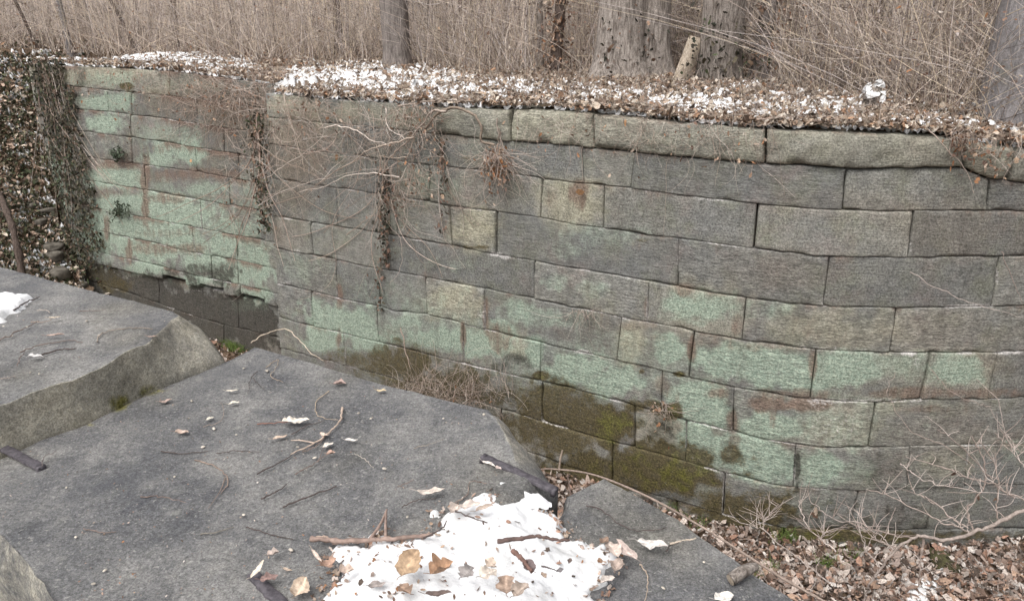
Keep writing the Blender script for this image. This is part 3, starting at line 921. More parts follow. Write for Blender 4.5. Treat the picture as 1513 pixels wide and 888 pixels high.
SLABZ = {}
def slab(z, ctrl, label, thick=.42, seed=1, tiltfn=None):
    """ctrl: (top px, top py, foot px, foot py, drop, broken) round the slab; foot None = a plain worn arris"""
    T = np.array([on_z(c[0], c[1], z) for c in ctrl])
    cen = T.mean(0)
    nxt, prv = np.roll(T, -1, 0), np.roll(T, 1, 0)
    tang = (nxt - prv)[:, :2]
    tang /= np.linalg.norm(tang, axis=1, keepdims=True)
    nrm = np.stack([tang[:, 1], -tang[:, 0]], 1)
    flip = np.sign(((T - cen)[:, :2] * nrm).sum(1, keepdims=True)); flip[flip == 0] = 1
    nrm *= np.sign(flip.sum()) if abs(flip.sum()) > 0 else 1
    Fo = T.copy(); br = np.zeros(len(ctrl))
    for i, c in enumerate(ctrl):
        if c[2] is None:
            Fo[i, :2] += nrm[i] * .022
            Fo[i, 2] -= .045
        else:
            Fo[i] = on_z(c[2], c[3], z - c[4])
        br[i] = c[5]
    # resample the closed loop
    def loop(A):
        L = np.vstack([A[-1:], A, A[:2]])
        out = []
        for i in range(len(A)):
            p0, p1, p2, p3 = L[i], L[i + 1], L[i + 2], L[i + 3] if i + 3 < len(L) else L[3]
            m = max(3, int(np.linalg.norm(T[(i + 1) % len(T)] - T[i]) / .035))
            t = np.linspace(0, 1, m, endpoint=False)[:, None]
            out.append(p1 * (1 - t) + p2 * t)
        return np.vstack(out)
    Tl, Fl = loop(T), loop(Fo)
    brl = loop(np.stack([br, br, br], 1))[:, 0]
    n = len(Tl)
    wob = (fbm(Tl, 3.0, seed, 4) - .5)[:, None] * (Tl - cen) / np.linalg.norm(Tl - cen, axis=1, keepdims=True)
    Tl = Tl + wob * .05; Fl = Fl + wob * .05
    rings, brk = [], []
    low = Fl.copy(); low[:, 2] = z - thick
    rings.append(low); brk.append(brl)
    mid = Fl * 1.0; mid[:, 2] = (z - thick) * .4 + Fl[:, 2] * .6
    rings.append(mid); brk.append(brl)
    for t in (0, .25, .5, .75, .93, .985):
        R = Fl * (1 - t) + Tl * t
        R[:, 2] += math.sin(t * math.pi) * .018 * (1 - brl)
        rings.append(R); brk.append(brl * (1.0))
    rings.append(Tl + (cen - Tl) * .0 + np.array([0, 0, -.002])); brk.append(brl * .75)
    for t in (.004, .02, .05, .09, .14, .2, .27, .34, .42, .5, .58, .66, .74, .82, .9, .97):
        rings.append(Tl + (cen - Tl) * t); brk.append(brl * max(0, .35 - t * 6))
    V = np.stack(rings, 0).reshape(-1, 3)
    bk = np.concatenate(brk)
    # relief: shallow flakes, pits and a slight roll
    lay = fbm(V * np.array([1, 1, 0]), 1.6, seed + 2, 4)
    ter = np.floor(lay * 22) / 22
    V[:, 2] += (lay - .5) * .03 + (ter - lay) * .05 + (fbm(V, 14, seed + 3, 3) - .5) * .010
    face = (bk > .2)
    V[:, 2] += face * (fbm(V, 6, seed + 5, 4) - .5) * .06
    V[:, :2] += (face * (fbm(V + 40, 5, seed + 6, 4) - .5) * .07)[:, None] * np.array([.8, .4])
    # fan to the centre
    last = len(rings) - 1
    V = np.vstack([V, V[last * n:].mean(0)])
    bk = np.append(bk, 0)
    i = np.arange(n)
    F = [np.vstack([np.stack([r * n + i, r * n + (i + 1) % n, (r + 1) * n + (i + 1) % n, (r + 1) * n + i], 1) for r in range(last)]),
         np.stack([last * n + i, last * n + (i + 1) % n, np.full(n, len(V) - 1)], 1)]
    area = np.sum(Tl[:, 0] * np.roll(Tl[:, 1], -1) - np.roll(Tl[:, 0], -1) * Tl[:, 1])
    if area < 0:
        F = [f[:, ::-1] for f in F]
    x, y = px_of(V)
    moss = np.maximum.reduce([.95 * np.exp(-(((x - 175) / 22) ** 2 + ((y - 596) / 14) ** 2)), .8 * np.exp(-(((x - 215) / 40) ** 2 + ((y - 578) / 9) ** 2)), .5 * np.exp(-(((x - 120) / 40) ** 2 + ((y - 628) / 8) ** 2)),
                              .35 * np.exp(-(((x - 770) / 30) ** 2 + ((y - 650) / 30) ** 2))])
    o = obj('coping_slab', V, F, M_SLAB, None, {'broken': bk, 'mossy': moss})
    return tag(o, label, 'stone slab', 'worn coping slabs on the near lock wall')

N_ = None
S1 = slab(3.80, [(-420, 294, N_, 0, 0, 0), (-160, 358, N_, 0, 0, 0), (40, 406, N_, 0, 0, 0), (200, 446, N_, 0, 0, .1), (258, 462, 300, 492, .12, .5), (268, 467, 337, 533, .21, 1), (248, 484, 300, 548, .21, 1), (222, 507, 252, 567, .21, 1),
                  (162, 543, 189, 594, .21, 1), (76, 572, 130, 626, .21, 1), (0, 595, 54, 653, .21, 1), (-80, 625, 0, 680, .21, 1), (-260, 700, -180, 770, .2, .8), (-700, 700, N_, 0, 0, 0), (-900, 480, N_, 0, 0, 0)],
          'grey stone slab standing a step higher, with a pale sloping broken edge', seed=21)
S2 = slab(3.60, [(376, 514, N_, 0, 0, 0), (450, 534, N_, 0, 0, 0), (560, 566, N_, 0, 0, 0), (650, 591, N_, 0, 0, 0), (716, 612, 722, 612, .04, .1), (728, 622, 752, 634, .10, .5), (740, 648, 770, 664, .14, .6), (762, 682, 797, 694, .14, .5), (780, 708, 826, 726, .12, .2), (765, 735, N_, 0, 0, 0), (700, 762, N_, 0, 0, 0),
                  (640, 790, N_, 0, 0, 0), (580, 806, N_, 0, 0, 0), (520, 838, N_, 0, 0, 0), (470, 890, N_, 0, 0, 0), (430, 950, N_, 0, 0, 0), (300, 985, N_, 0, 0, 0), (180, 960, N_, 0, 0, .3), (80, 870, 62, 905, .12, .5), (4, 795, -18, 830, .12, .5), (-80, 735, -110, 760, .1, .4), (-60, 706, N_, 0, 0, 0), (28, 668, N_, 0, 0, 0), (56, 655, N_, 0, 0, 0), (132, 628, N_, 0, 0, 0),
                  (191, 597, N_, 0, 0, 0), (254, 569, N_, 0, 0, 0), (305, 549, N_, 0, 0, 0), (345, 531, N_, 0, 0, 0)],
          'largest grey stone slab, strewn with twigs and pale leaves', seed=33)
S3 = slab(3.50, [(893, 709, N_, 0, 0, 0), (930, 729, N_, 0, 0, 0), (964, 746, N_, 0, 0, 0), (998, 769, N_, 0, 0, 0), (1032, 797, N_, 0, 0, 0), (1084, 828, N_, 0, 0, 0), (1112, 852, N_, 0, 0, 0), (1160, 882, N_, 0, 0, 0), (1240, 940, N_, 0, 0, 0), (1180, 1010, N_, 0, 0, 0), (900, 1010, N_, 0, 0, 0), (720, 960, N_, 0, 0, 0), (770, 870, N_, 0, 0, 0), (815, 800, N_, 0, 0, 0), (843, 750, N_, 0, 0, 0), (843, 735, N_, 0, 0, 0), (866, 723, N_, 0, 0, 0)],
          'dark grey pointed stone slab with a broken log end lying on it', seed=45)

def near_footing():
    pts = [(-420, 300, 3.8), (-160, 361, 3.8), (40, 410, 3.8), (260, 466, 3.8), (376, 520, 3.6), (560, 572, 3.6), (715, 618, 3.6), (770, 690, 3.5), (850, 745, 3.5), (893, 716, 3.5), (1000, 778, 3.5), (1160, 890, 3.5), (1240, 945, 3.5)]
    T = np.array([on_z(*p) for p in pts])
    T[:, :2] -= NN * .04
    rows = []
    for z in (-.2, .6, 1.2, 1.8, 2.4, 3.02):
        R = T.copy(); R[:, 2] = z; rows.append(R)
    R = T.copy(); R[:, :2] -= NN * 1.3; R[:, 2] = 3.0; rows.append(R)
    R = T.copy(); R[:, :2] -= NN * 8; R[:, 2] = 2.9; rows.append(R)
    V = np.stack(rows, 1)
    A = np.zeros((V.shape[0] * V.shape[1], 4)); B = A.copy(); B[:, 3] = .4; B[:, 0] = .3
    tag(obj('near_bank', V.reshape(-1, 3), grid_faces(V.shape[0], V.shape[1]), M_STONE, None, {'growth': A, 'stain': B}), kind='structure')
near_footing()

# snow lying over the joint between the two nearer slabs
SNOW_PX = [(640, 778), (650, 754), (690, 743), (735, 731), (770, 727), (798, 739), (820, 741), (830, 748), (838, 758), (852, 771), (895, 776), (915, 790), (905, 800), (893, 815), (890, 838), (897, 860), (930, 885), (945, 910), (945, 980), (470, 980), (466, 888), (480, 870), (500, 850), (486, 826), (500, 811), (535, 809), (555, 797), (570, 794), (590, 813), (615, 801), (640, 787)]
SPOLY = on_z(np.array([p[0] for p in SNOW_PX]), np.array([p[1] for p in SNOW_PX]), 3.6)[:, :2]
R0 = -(on_z(640, 790, 3.6)[:2] @ DL)
def snow_base(P):
    r = -(P[..., 0] * DL[0] + P[..., 1] * DL[1])
    return 3.600 - .095 * smooth(R0 - .02, R0 + .45, r)
def snow_z(V):
    V = np.asarray(V, float)
    Q = np.stack([V[..., 0], V[..., 1], V[..., 0] * 0], -1).reshape(-1, 3)
    d = poly_dist(Q, SPOLY) + (fbm(Q, 18, 3, 4) - .5) * .12
    h = -.05 + .064 * smooth(-.02, .02, d) + .055 * smooth(0.0, .28, d) + (fbm(Q, 5, 8, 3) - .5) * .04 * smooth(0, .1, d) + (fbm(Q, 34, 12, 4) - .5) * .020 + (fbm(Q, 90, 13, 2) - .5) * .007
    return (snow_base(Q) + h).reshape(V.shape[:-1])
lo, hi = SPOLY.min(0) - .06, SPOLY.max(0) + .06
V, F = heightgrid(lo[0], hi[0], lo[1], hi[1], .0085, snow_z, lambda V: poly_dist(V, SPOLY) > -.05)
tag(obj('snow', V, F, M_SNOW), kind='stuff')
# a second small patch on the higher slab, and crumbs
def small_snow(pxs, z, h=.02, name='snow'):
    poly = on_z(np.array([p[0] for p in pxs]), np.array([p[1] for p in pxs]), z)[:, :2]
    lo, hi = poly.min(0) - .04, poly.max(0) + .04
    def zf(P):
        Q = P.reshape(-1, 3) * np.array([1, 1, 0])
        d = poly_dist(Q, poly) + (fbm(Q, 20, 5, 3) - .5) * .07
        return (z - .03 + (.03 + h) * smooth(-.02, .03, d) + (fbm(Q, 30, 6, 3) - .5) * .02).reshape(P.shape[:-1])
    V, F = heightgrid(lo[0], hi[0], lo[1], hi[1], .012, zf, lambda V: poly_dist(V, poly) > -.03)
    return tag(obj(name, V, F, M_SNOW), kind='stuff')
small_snow([(-40, 440), (15, 434), (46, 438), (38, 452), (14, 462), (10, 473), (-40, 480)], 3.81)
small_snow([(722, 725), (735, 714), (748, 707), (757, 712), (740, 722)], 3.6, .012)
small_snow([(757, 716), (772, 719), (792, 729), (806, 737), (790, 738), (768, 728)], 3.595, .012)

# ------------------------------------------------------------------ iron clamps that tied the slabs together
def bar(name, a, b, wid, hei, label, dz=.012):
    a, b = np.array(a, float), np.array(b, float)
    d = (b - a); L = np.linalg.norm(d); d /= L
    s = np.cross(d, [0, 0, 1]); s /= np.linalg.norm(s)
    up = np.cross(s, d)
    n = 16
    prof = [(-.5, 0), (-.5, .93), (-.47, 1), (.47, 1), (.5, .93), (.5, 0)]
    rows = []
    for i in range(n + 1):
        t = i / n
        c = a + d * L * t
        k = 1.0 - .25 * (abs(t - .5) > .47)
        jit = (random.random() - .5) * .004
        rows.append([c + s * (q[0] * wid * k + jit) + up * (q[1] * hei * k) for q in prof])
    V = np.array(rows); m = len(prof)
    F = [grid_faces(n + 1, m), np.array([list(range(m))[::-1], [n * m + j for j in range(m)]])]
    V = V.reshape(-1, 3)
    V += (fbm(V, 40, 3, 2)[:, None] - .5) * .002
    t = thing(name, (*(0.5 * (a + b))[:2], min(a[2], b[2])), label, 'iron clamp', 'iron clamps set across the slab joints')
    obj('bar', V, F, M_IRON, t, smooth_sh=False)
    for e, sg in ((a, 1), (b, -1)):
        c = e + d * sg * .008
        V = np.array([c + d * x * .016 + s * y * wid * .47 + up * z for z in (hei * .97, -.015) for x, y in ((-.5, -.5 * 2), (.5, -.5 * 2), (.5, .5 * 2), (-.5, .5 * 2))])
        obj('clamp_end', V, np.array([[0, 1, 2, 3], [7, 6, 5, 4], [0, 4, 5, 1], [1, 5, 6, 2], [2, 6, 7, 3], [3, 7, 4, 0]]), M_IRON, t, smooth_sh=False)
    return t
bar('iron_clamp', on_z(712, 676, 3.615), on_z(822, 727, 3.575), .034, .013, 'rusty flat iron bar running from the largest slab into the snow')
bar('iron_clamp', on_z(-30, 645, 3.62), on_z(62, 693, 3.605), .034, .012, 'rusty iron bar end by the foot of the pale broken slab edge')
bar('iron_clamp', on_z(372, 850, 3.60), on_z(425, 902, 3.60), .034, .012, 'rusty iron bar half hidden by brown leaves below the snow')

# ------------------------------------------------------------------ leaf litter (nobody could count it)
def top_points(n, x0, x1, y0, y1):
    px = RNG.uniform(x0, x1, n)
    top = interp(np.vstack([np.array(L_LINES[0])[:-1], np.array(R_LINES[0])]), px)
    b_ = RNG.uniform(0, 1, n)
    return px, top, b_
def strip_points(n, bmax=4.2, bmin=-.03):
    px = RNG.uniform(36, 1600, n)
    rec = px < 400
    top = np.where(rec, interp(L_LINES[0], px), interp(R_LINES[0], px))
    F_ = np.where(rec[:, None], W(px, top, 0, True), W(px, top, 0))
    O = np.where(rec[:, None], out_dir(F_, True), out_dir(F_))
    b = bmin + (bmax - bmin) * RNG.uniform(0, 1, n) ** 1.3
    P = F_ - O * b[:, None]
    zg = np.where(b < 1, F_[:, 2] + .03 + (top_z(P) - F_[:, 2] - .03) * smooth(.3, 1.4, b), top_z(P))
    P[:, 2] = zg
    return P, b, px
P, b, px = strip_points(46000)
P[:, 2] += .012 + RNG.uniform(0, .03, len(P))
V, F, C = leaves(P, np.where(RNG.random(len(P)) < .05, RNG.uniform(.09, .15, len(P)), RNG.uniform(.025, .08, len(P))), .75)
tag(obj('leaf_litter', V, F, M_LEAF, None, {'col': C}), kind='stuff')

# snow that shows between those leaves
def top_snow():
    px = np.linspace(36, 1600, 1150)
    rec = px < 400
    top = np.where(rec, interp(L_LINES[0], px), interp(R_LINES[0], px))
    F_ = np.where(rec[:, None], W(px, top, 0, True), W(px, top, 0))
    O = np.where(rec[:, None], out_dir(F_, True), out_dir(F_))
    bs = np.linspace(.03, 3.6, 120)
    P = F_[:, None, :] - O[:, None, :] * bs[None, :, None]
    B = bs[None, :] * np.ones((len(px), 1))
    zf = F_[:, 2][:, None] + .03
    tz = top_z(P)
    z = np.where(B < 1, zf + (tz - zf) * smooth(.3, 1.4, B), tz)
    P[..., 2] = z
    x, y = px_of(P)
    m = .49 * smooth(3.2, 1.8, B) * (.7 + .6 * vnoise(P.reshape(-1, 3), .8, 71).reshape(x.shape))
    for cx, cy, rx, ry, s in ((170, 82, 110, 14, 1.0), (260, 90, 60, 10, .9), (345, 92, 30, 10, .7), (200, 84, 130, 16, 1.0), (440, 118, 80, 16, 1.0), (540, 118, 130, 28, 1.0), (640, 124, 80, 24, .95), (700, 138, 60, 14, .6), (780, 135, 60, 12, .35), (880, 140, 90, 14, .35), (1020, 155, 90, 16, 1.0), (1150, 165, 150, 26, .9), (1400, 188, 120, 16, .9), (880, 142, 140, 20, .62), (300, 92, 60, 14, .8), (960, 150, 50, 10, .5),
                              (1110, 130, 80, 14, .65), (1160, 150, 80, 16, .9), (1230, 165, 90, 16, .95), (1330, 175, 80, 12, .75), (1420, 188, 70, 10, .55), (1490, 195, 40, 9, .8), (1090, 170, 60, 10, .7), (975, 105, 20, 10, .5), (1280, 160, 40, 12, .7), (70, 62, 25, 8, .6), (1460, 165, 30, 8, .3)):
        m = np.maximum(m, (.78 if cx < 760 else .92) * s * np.exp(-(((x - cx) / rx) ** 2 + ((y - cy) / ry) ** 2) * .8))
    Q = P.reshape(-1, 3)
    nz = (fbm(Q, 4, 31, 2) * .25 + vnoise(Q, 15, 32) * .40 + vnoise(Q, 36, 33) * .35).reshape(m.shape)
    h = (nz - (.80 - .36 * m)) * .30
    h = h - .08 * np.exp(-((x - 402) / 16) ** 2)
    h = np.clip(h, -.06, .04) + (vnoise(Q, 30, 3).reshape(m.shape) - .5) * .02
    P[..., 2] += h + .026
    keep = h > -.045
    V = P.reshape(-1, 3)
    F = grid_faces(len(px), len(bs))
    F = F[keep.ravel()[F].any(1)]
    used = np.unique(F); rm = np.zeros(len(V), int); rm[used] = np.arange(len(used))
    return V[used], rm[F]
V, F = top_snow()
tag(obj('snow', V, F[:, ::-1], M_SNOW), kind='stuff')

# litter on the lock floor
n = 26000
px = RNG.uniform(700, 1620, n); py = RNG.uniform(655, 980, n)
P = on_z(px, py, .06)
okm = (behind(P) < -.02) & (behind(P) > -6)
P = P[okm]
P[:, 2] = floor_z(P) + .02 + RNG.uniform(0, .05, len(P)) + .25 * smooth(.5, 0, -behind(P)) * 0
PF2 = on_z(RNG.uniform(280, 420, 900), RNG.uniform(480, 545, 900), .05)
PF2[:, 2] = floor_z(PF2) + .04
P = np.vstack([P, PF2])
PALE = np.array([[.40, .31, .26], [.46, .38, .33], [.31, .22, .175], [.52, .45, .40], [.33, .20, .145], [.16, .11, .085], [.58, .53, .49], [.28, .22, .19], [.38, .26, .19], [.10, .075, .06]])
V, F, C = leaves(P, np.where(RNG.random(len(P)) < .12, RNG.uniform(.10, .16, len(P)), RNG.uniform(.03, .09, len(P))), .8, PALE)
tag(obj('leaf_litter', V, F, M_LEAF, None, {'col': C}), kind='stuff')

# litter, ivy and snow on the left bank
n = 17000
px = RNG.uniform(-70, 125, n); py = RNG.uniform(85, 440, n)
P = on_bank(px, py)
P[:, 2] += .03 + RNG.uniform(0, .10, n)
V, F, C = leaves(P, RNG.uniform(.05, .12, n), .9, 1.55 * np.array([[.05, .05, .035], [.08, .075, .05], [.20, .14, .10], [.30, .22, .17], [.12, .12, .07], [.06, .07, .04], [.34, .26, .20], [.45, .38, .31], [.09, .10, .055]]))
tag(obj('leaf_litter', V, F, M_LEAF, None, {'col': C}), kind='stuff')
def bank_snow():
    g = np.stack(np.meshgrid(np.linspace(-70, 125, 230), np.linspace(80, 440, 330), indexing='ij'), -1)
    P = on_bank(g[..., 0], g[..., 1])
    x, y = g[..., 0], g[..., 1]
    m = np.full(x.shape, .36)
    for cx, cy, rx, ry, s in ((0, 105, 60, 22, .75), (20, 120, 40, 14, .6), (45, 290, 30, 9, .8), (68, 298, 12, 9, 1), (72, 362, 12, 6, 1), (60, 392, 45, 12, 1), (25, 400, 30, 10, .8), (10, 200, 30, 40, .45), (60, 205, 10, 14, .6), (70, 405, 24, 12, .9), (20, 345, 20, 20, .5), (100, 380, 14, 8, .5), (60, 255, 8, 8, .7)):
        m = np.maximum(m, s * np.exp(-(((x - cx) / rx) ** 2 + ((y - cy) / ry) ** 2)))
    Q = P.reshape(-1, 3)
    h = (fbm(Q, 13, 51, 3).reshape(x.shape) - (.73 - .30 * m)) * .5
    P[..., 2] += np.clip(h, -.12, .04) + .06
    keep = (h > -.06)
    V = P.reshape(-1, 3); F = grid_faces(*x.shape)
    seg = V[F]
    ext = np.linalg.norm(seg.max(1) - seg.min(1), axis=1)
    F = F[keep.ravel()[F].any(1) & (ext < .5)]
    used = np.unique(F); rm = np.zeros(len(V), int); rm[used] = np.arange(len(used))
    return V[used], rm[F]
V, F = bank_snow()
tag(obj('snow', V, F, M_SNOW), kind='stuff')

# ------------------------------------------------------------------ rocks
def rock(px, py, wpx, label, group, z=None, hgt=.6, mat=None):
    P = on_bank(px, py) if z is None else on_z(px, py, z)
    P = np.array(P).reshape(3)
    dist = np.linalg.norm(P - CAM)
    r = wpx / FPX * dist / 2
    nu, nv = 22, 13
    th = np.linspace(0, 2 * math.pi, nu)[:, None] * np.ones(nv); ph = np.linspace(-math.pi / 2, math.pi / 2, nv)[None, :] * np.ones((nu, 1))
    D = np.stack([np.cos(ph) * np.cos(th), np.cos(ph) * np.sin(th), np.sin(ph)], -1)
    sd = random.randrange(999)
    k = 1 / np.maximum(np.abs(D) * np.array([1, 1.2, 1.4]), 0).max(-1) ** .55
    V = D * k[..., None] * np.array([1, .75, hgt]) * r
    nz = (fbm(D.reshape(-1, 3) + sd, 1.6, sd, 4) - .5).reshape(nu, nv)
    V = V * (1 + .55 * nz)[..., None]
    V = V.reshape(-1, 3)
    a = random.random() * 3
    V = V @ np.array([[math.cos(a), math.sin(a), 0], [-math.sin(a), math.cos(a), 0], [0, 0, 1]])
    o = obj('rock', V + P + np.array([0, 0, r * hgt * .35]), grid_faces(nu, nv), mat or M_ROCK, None, None, True, P)
    return tag(o, label, 'rock', group)
RK = 'rocks tumbled down the left bank'
rock(86, 408, 34, 'dark rounded rock touching the foot of the ivy covered wall end', RK)
rock(75, 366, 34, 'flat brown rock capped with snow beside the ivy column', RK, hgt=.35)
rock(78, 382, 30, 'brown rock directly below the flat snow capped one', RK, hgt=.6)
rock(50, 305, 16, 'small grey rock with snow on its right shoulder, high on the bank', RK)
rock(70, 312, 22, 'tilted slab of rock under a white cap of snow on the bank', RK, hgt=.35)
rock(118, 425, 22, 'low tan rock wedged between the slab and the dark lower wall', RK, hgt=.5)
rock(62, 330, 18, 'squat dark rock among ivy, below the tilted snowy one', RK)

# ------------------------------------------------------------------ stems and vines on the wall
VINE_C = np.array([[.52, .43, .37], [.44, .36, .30], [.62, .54, .48], [.33, .26, .21], [.50, .39, .33]])
def stem_obj(name, strands, parent, sides=4, pal=VINE_C, col=None):
    """strands: list of (points Mx3, radius or radii) -> one mesh of many stems"""
    parts, cols = [], []
    for it_ in strands:
        P, r = it_[0], it_[1]
        V, F = tubes(P, r if np.ndim(r) else np.linspace(r, r * .45, len(P)), sides)
        parts.append((V, F))
        c = np.array(it_[2]) if len(it_) > 2 else pal[RNG.integers(len(pal))] * RNG.uniform(.75, 1.2) if col is None else np.array(col)
        cols.append(np.tile(c, (len(V), 1)))
    V, F = join(parts)
    return obj(name, V, F, M_STEM, parent, {'col': np.vstack(cols)})

def wander(px, py, dx, dy, n, step, curl=.35, grav=.03, off=(.02, .12), rec=False):
    """a wandering stem in front of the wall: starts under pixel (px,py) heading (dx,dy)"""
    a = math.atan2(dy, dx); da = RNG.normal(0, curl * .3)
    X = []
    for i in range(n):
        X.append((px, py))
        da = da * .8 + RNG.normal(0, curl * .4)
        a += da * .5
        px += math.cos(a) * step; py += math.sin(a) * step + grav * step * i * .25
    X = spl(X, n * 2)
    o = off[0] + (off[1] - off[0]) * (.5 + .5 * np.sin(np.linspace(0, RNG.uniform(2, 6), len(X)) + RNG.uniform(0, 6)))
    return W(X[:, 0], X[:, 1], o, rec)

def face_leaves(P, rec, size, pal, tilt=.5):
    """leaves that hang more or less flat against the wall"""
    N = len(P)
    O = out_dir(P, rec) + RNG.normal(0, tilt, (N, 3))
    O /= np.linalg.norm(O, axis=1, keepdims=True)
    up = np.array([0, 0, 1.0]) + RNG.normal(0, .6, (N, 3))
    X = -up + (up * O).sum(1, keepdims=True) * O
    X /= np.linalg.norm(X, axis=1, keepdims=True)
    Y = np.cross(O, X)
    R = np.stack([X, Y, O], -1)
    return leaves(P, size, pal=pal, R=R)

IVY = np.array([[.035, .038, .026], [.055, .055, .038], [.08, .07, .045], [.045, .04, .03], [.10, .085, .055], [.06, .075, .035]])
DRYL = np.array([[.30, .20, .14], [.22, .14, .10], [.38, .27, .19], [.16, .10, .075], [.42, .33, .26], [.33, .17, .09]])

def vine(label, pxbase, strands=(), leaf_px=None, leaf_n=0, leaf_size=(.03, .07), pal=DRYL, rec=False, group=None, cat='vine', name='hanging_vine', sides=4, scol=None, spread=(.02, .10), tilt=.5):
    b = W(pxbase[0], pxbase[1], .05, rec)
    t = thing(name, tuple(b), label, cat, group)
    if strands:
        tag(stem_obj('stems', strands, t, sides, col=scol), kind='stuff')
    if leaf_n:
        X = np.array([leaf_px() for _ in range(leaf_n)])
        P = W(X[:, 0], X[:, 1], RNG.uniform(*spread, leaf_n), rec)
        V, F, C = face_leaves(P, rec, RNG.uniform(*leaf_size, leaf_n), pal, tilt)
        obj('leaves', V, F, M_LEAF, t, {'col': C})
    return t

U = lambda a, b: float(RNG.uniform(a, b))
G = lambda m, s: float(RNG.normal(m, s))
VG = 'bare vines hanging over the wall'
def kink(n, a):
    k = RNG.normal(0, a, (n, 2))
    k[0] = k[-1] = 0
    return (k + np.roll(k, 1, 0) * .6) * .6
def px_strand(pts, n=None, off=.06, off2=None, rec=False):
    X = spl(pts, n or max(6, len(pts) * 6))
    X = X + kink(len(X), 1.3)
    o = np.linspace(off, off if off2 is None else off2, len(X))
    return W(X[:, 0], X[:, 1], o, rec)

# ivy column on the wall's far end
def ivy_px():
    while True:
        y = U(88, 398)
        e = 53 + (y - 90) * .212
        x = e + U(-13, 52)
        dens_ = 1.15 - ((x - e - 12) / 36) ** 2 - max(0, y - 350) * .006
        nz_ = float(vnoise(np.array([x * .08, y * .05, 0.0]), 1.0, 8)) * .8 + float(vnoise(np.array([x * .25, y * .2, 3.0]), 1.0, 9)) * .6
        if nz_ + dens_ > 1.15:
            return (x, y)
vine('dark ivy column clinging to the far left end of the wall', (75, 380), [(wander(U(48, 88), U(85, 110), G(.2, .06), 1, int(U(14, 27)), 11, .10, .0, (.02, .08), True), U(.003, .008)) for _ in range(34)], ivy_px, 3500, (.035, .09), np.vstack([IVY, [[.13, .12, .08], [.16, .11, .08]]]), True, cat='ivy', name='ivy')
# sprig of evergreen growing from the joints
def sprig(label, cx, cy, rec, n=16, s=26):
    strands = []
    base = (cx + 4, cy + 18)
    for k in range(n):
        a = math.radians(-90 + G(0, 38))
        L = U(.4, 1) * s
        strands.append((px_strand([base, (base[0] + math.cos(a) * L * .5, base[1] + math.sin(a) * L * .6), (base[0] + math.cos(a) * L * 1.1, base[1] + math.sin(a) * L + 3)], 7, .02, .16, rec), .004))
    def lp():
        P = strands[RNG.integers(len(strands))][0]
        x, y = px_of(P[RNG.integers(2, len(P))])
        return (x + G(0, 1.5), y + G(0, 2.5))
    return vine(label, base, strands, lp, 150, (.03, .075), np.array([[.035, .05, .03], [.06, .08, .05], [.09, .11, .075]]), rec, cat='shrub', name='evergreen_sprig', spread=(.03, .16), scol=(.06, .05, .03))
sprig('evergreen sprig sprouting from a joint low among the bright green blocks', 172, 302, True)
sprig('evergreen sprig growing near the top of the set back wall, above a rust stain', 172, 218, True, 14, 22)

# the leafy vine strip at the corner of the recess
def strip_px(x0, y0, x1, y1, s):
    def f():
        t = RNG.random()
        return (x0 + (x1 - x0) * t + G(0, s) * (1 - .4 * t), y0 + (y1 - y0) * t)
    return f
vine('dark leafy vine running straight down the corner of the wall recess', (395, 430), [(wander(U(368, 385), U(165, 200), .08, 1, 22, 10, .22, 0, (.02, .08)), .008) for _ in range(9)], strip_px(378, 165, 392, 345, 9), 620, (.03, .075), np.vstack([IVY, DRYL[[1, 3, 0]]]))
vine('brown leaved vine strip climbing the middle of the grey blocks', (565, 460), [(wander(U(560, 572), U(230, 260), -.02, 1, 22, 9.5, .2, 0, (.015, .05)), .007) for _ in range(6)], lambda: (568 + G(0, 5.5), U(255, 395)) if RNG.random() < .86 else (560 + G(0, 5), U(395, 460)), 330, (.03, .07), np.vstack([DRYL[[1, 3]], IVY[[0, 2, 3]]]))
vine('thin vine with a few curled leaves left of the pale olive block', (655, 350), [(wander(U(650, 656), U(200, 225), .02, 1, 16, 9, .2, 0, (.015, .05)), .005) for _ in range(4)], lambda: (654 + G(0, 4), U(205, 345)), 90, (.03, .065), np.vstack([DRYL[[1, 3]], IVY[[2, 3]]]))

# matted curtains of bare stems
def mat(label, boxes, base, leafn=40, rmax=.006, rec=False, pal=DRYL, extra=(), dens=1.45):
    S = list(extra)
    for (x0, x1, y0, y1, n, ln, step, ang, curl) in boxes:
        for _ in range(int(n * dens)):
            a = math.radians(ang + G(0, 36))
            S.append((wander(U(x0, x1), U(y0, y1), math.cos(a), math.sin(a), int(ln * U(.5, 1.3) * (1.8 if RNG.random() < .15 else 1)), step, curl * U(.8, 2.0), .02, (.02, U(.08, .32)), rec), U(.0014, rmax * .66)))
    bx = boxes
    def lp():
        q = bx[RNG.integers(len(bx))]
        return (U(q[0], q[1]) + G(0, 8), U(q[2], q[3]) + abs(G(0, 26)))
    return vine(label, base, S, lp, leafn, (.025, .06), pal, rec, VG, spread=(.03, .25), tilt=.8)
mat('dense brown mat of bare stems over the top right of the set back wall', [(270, 400, 112, 165, 90, 15, 6, 80, .5), (290, 400, 120, 150, 70, 10, 6, 120, .6), (300, 400, 115, 160, 50, 16, 7, 40, .5), (330, 400, 180, 330, 40, 10, 6, 80, .5)], (340, 200), 260, .005, True)
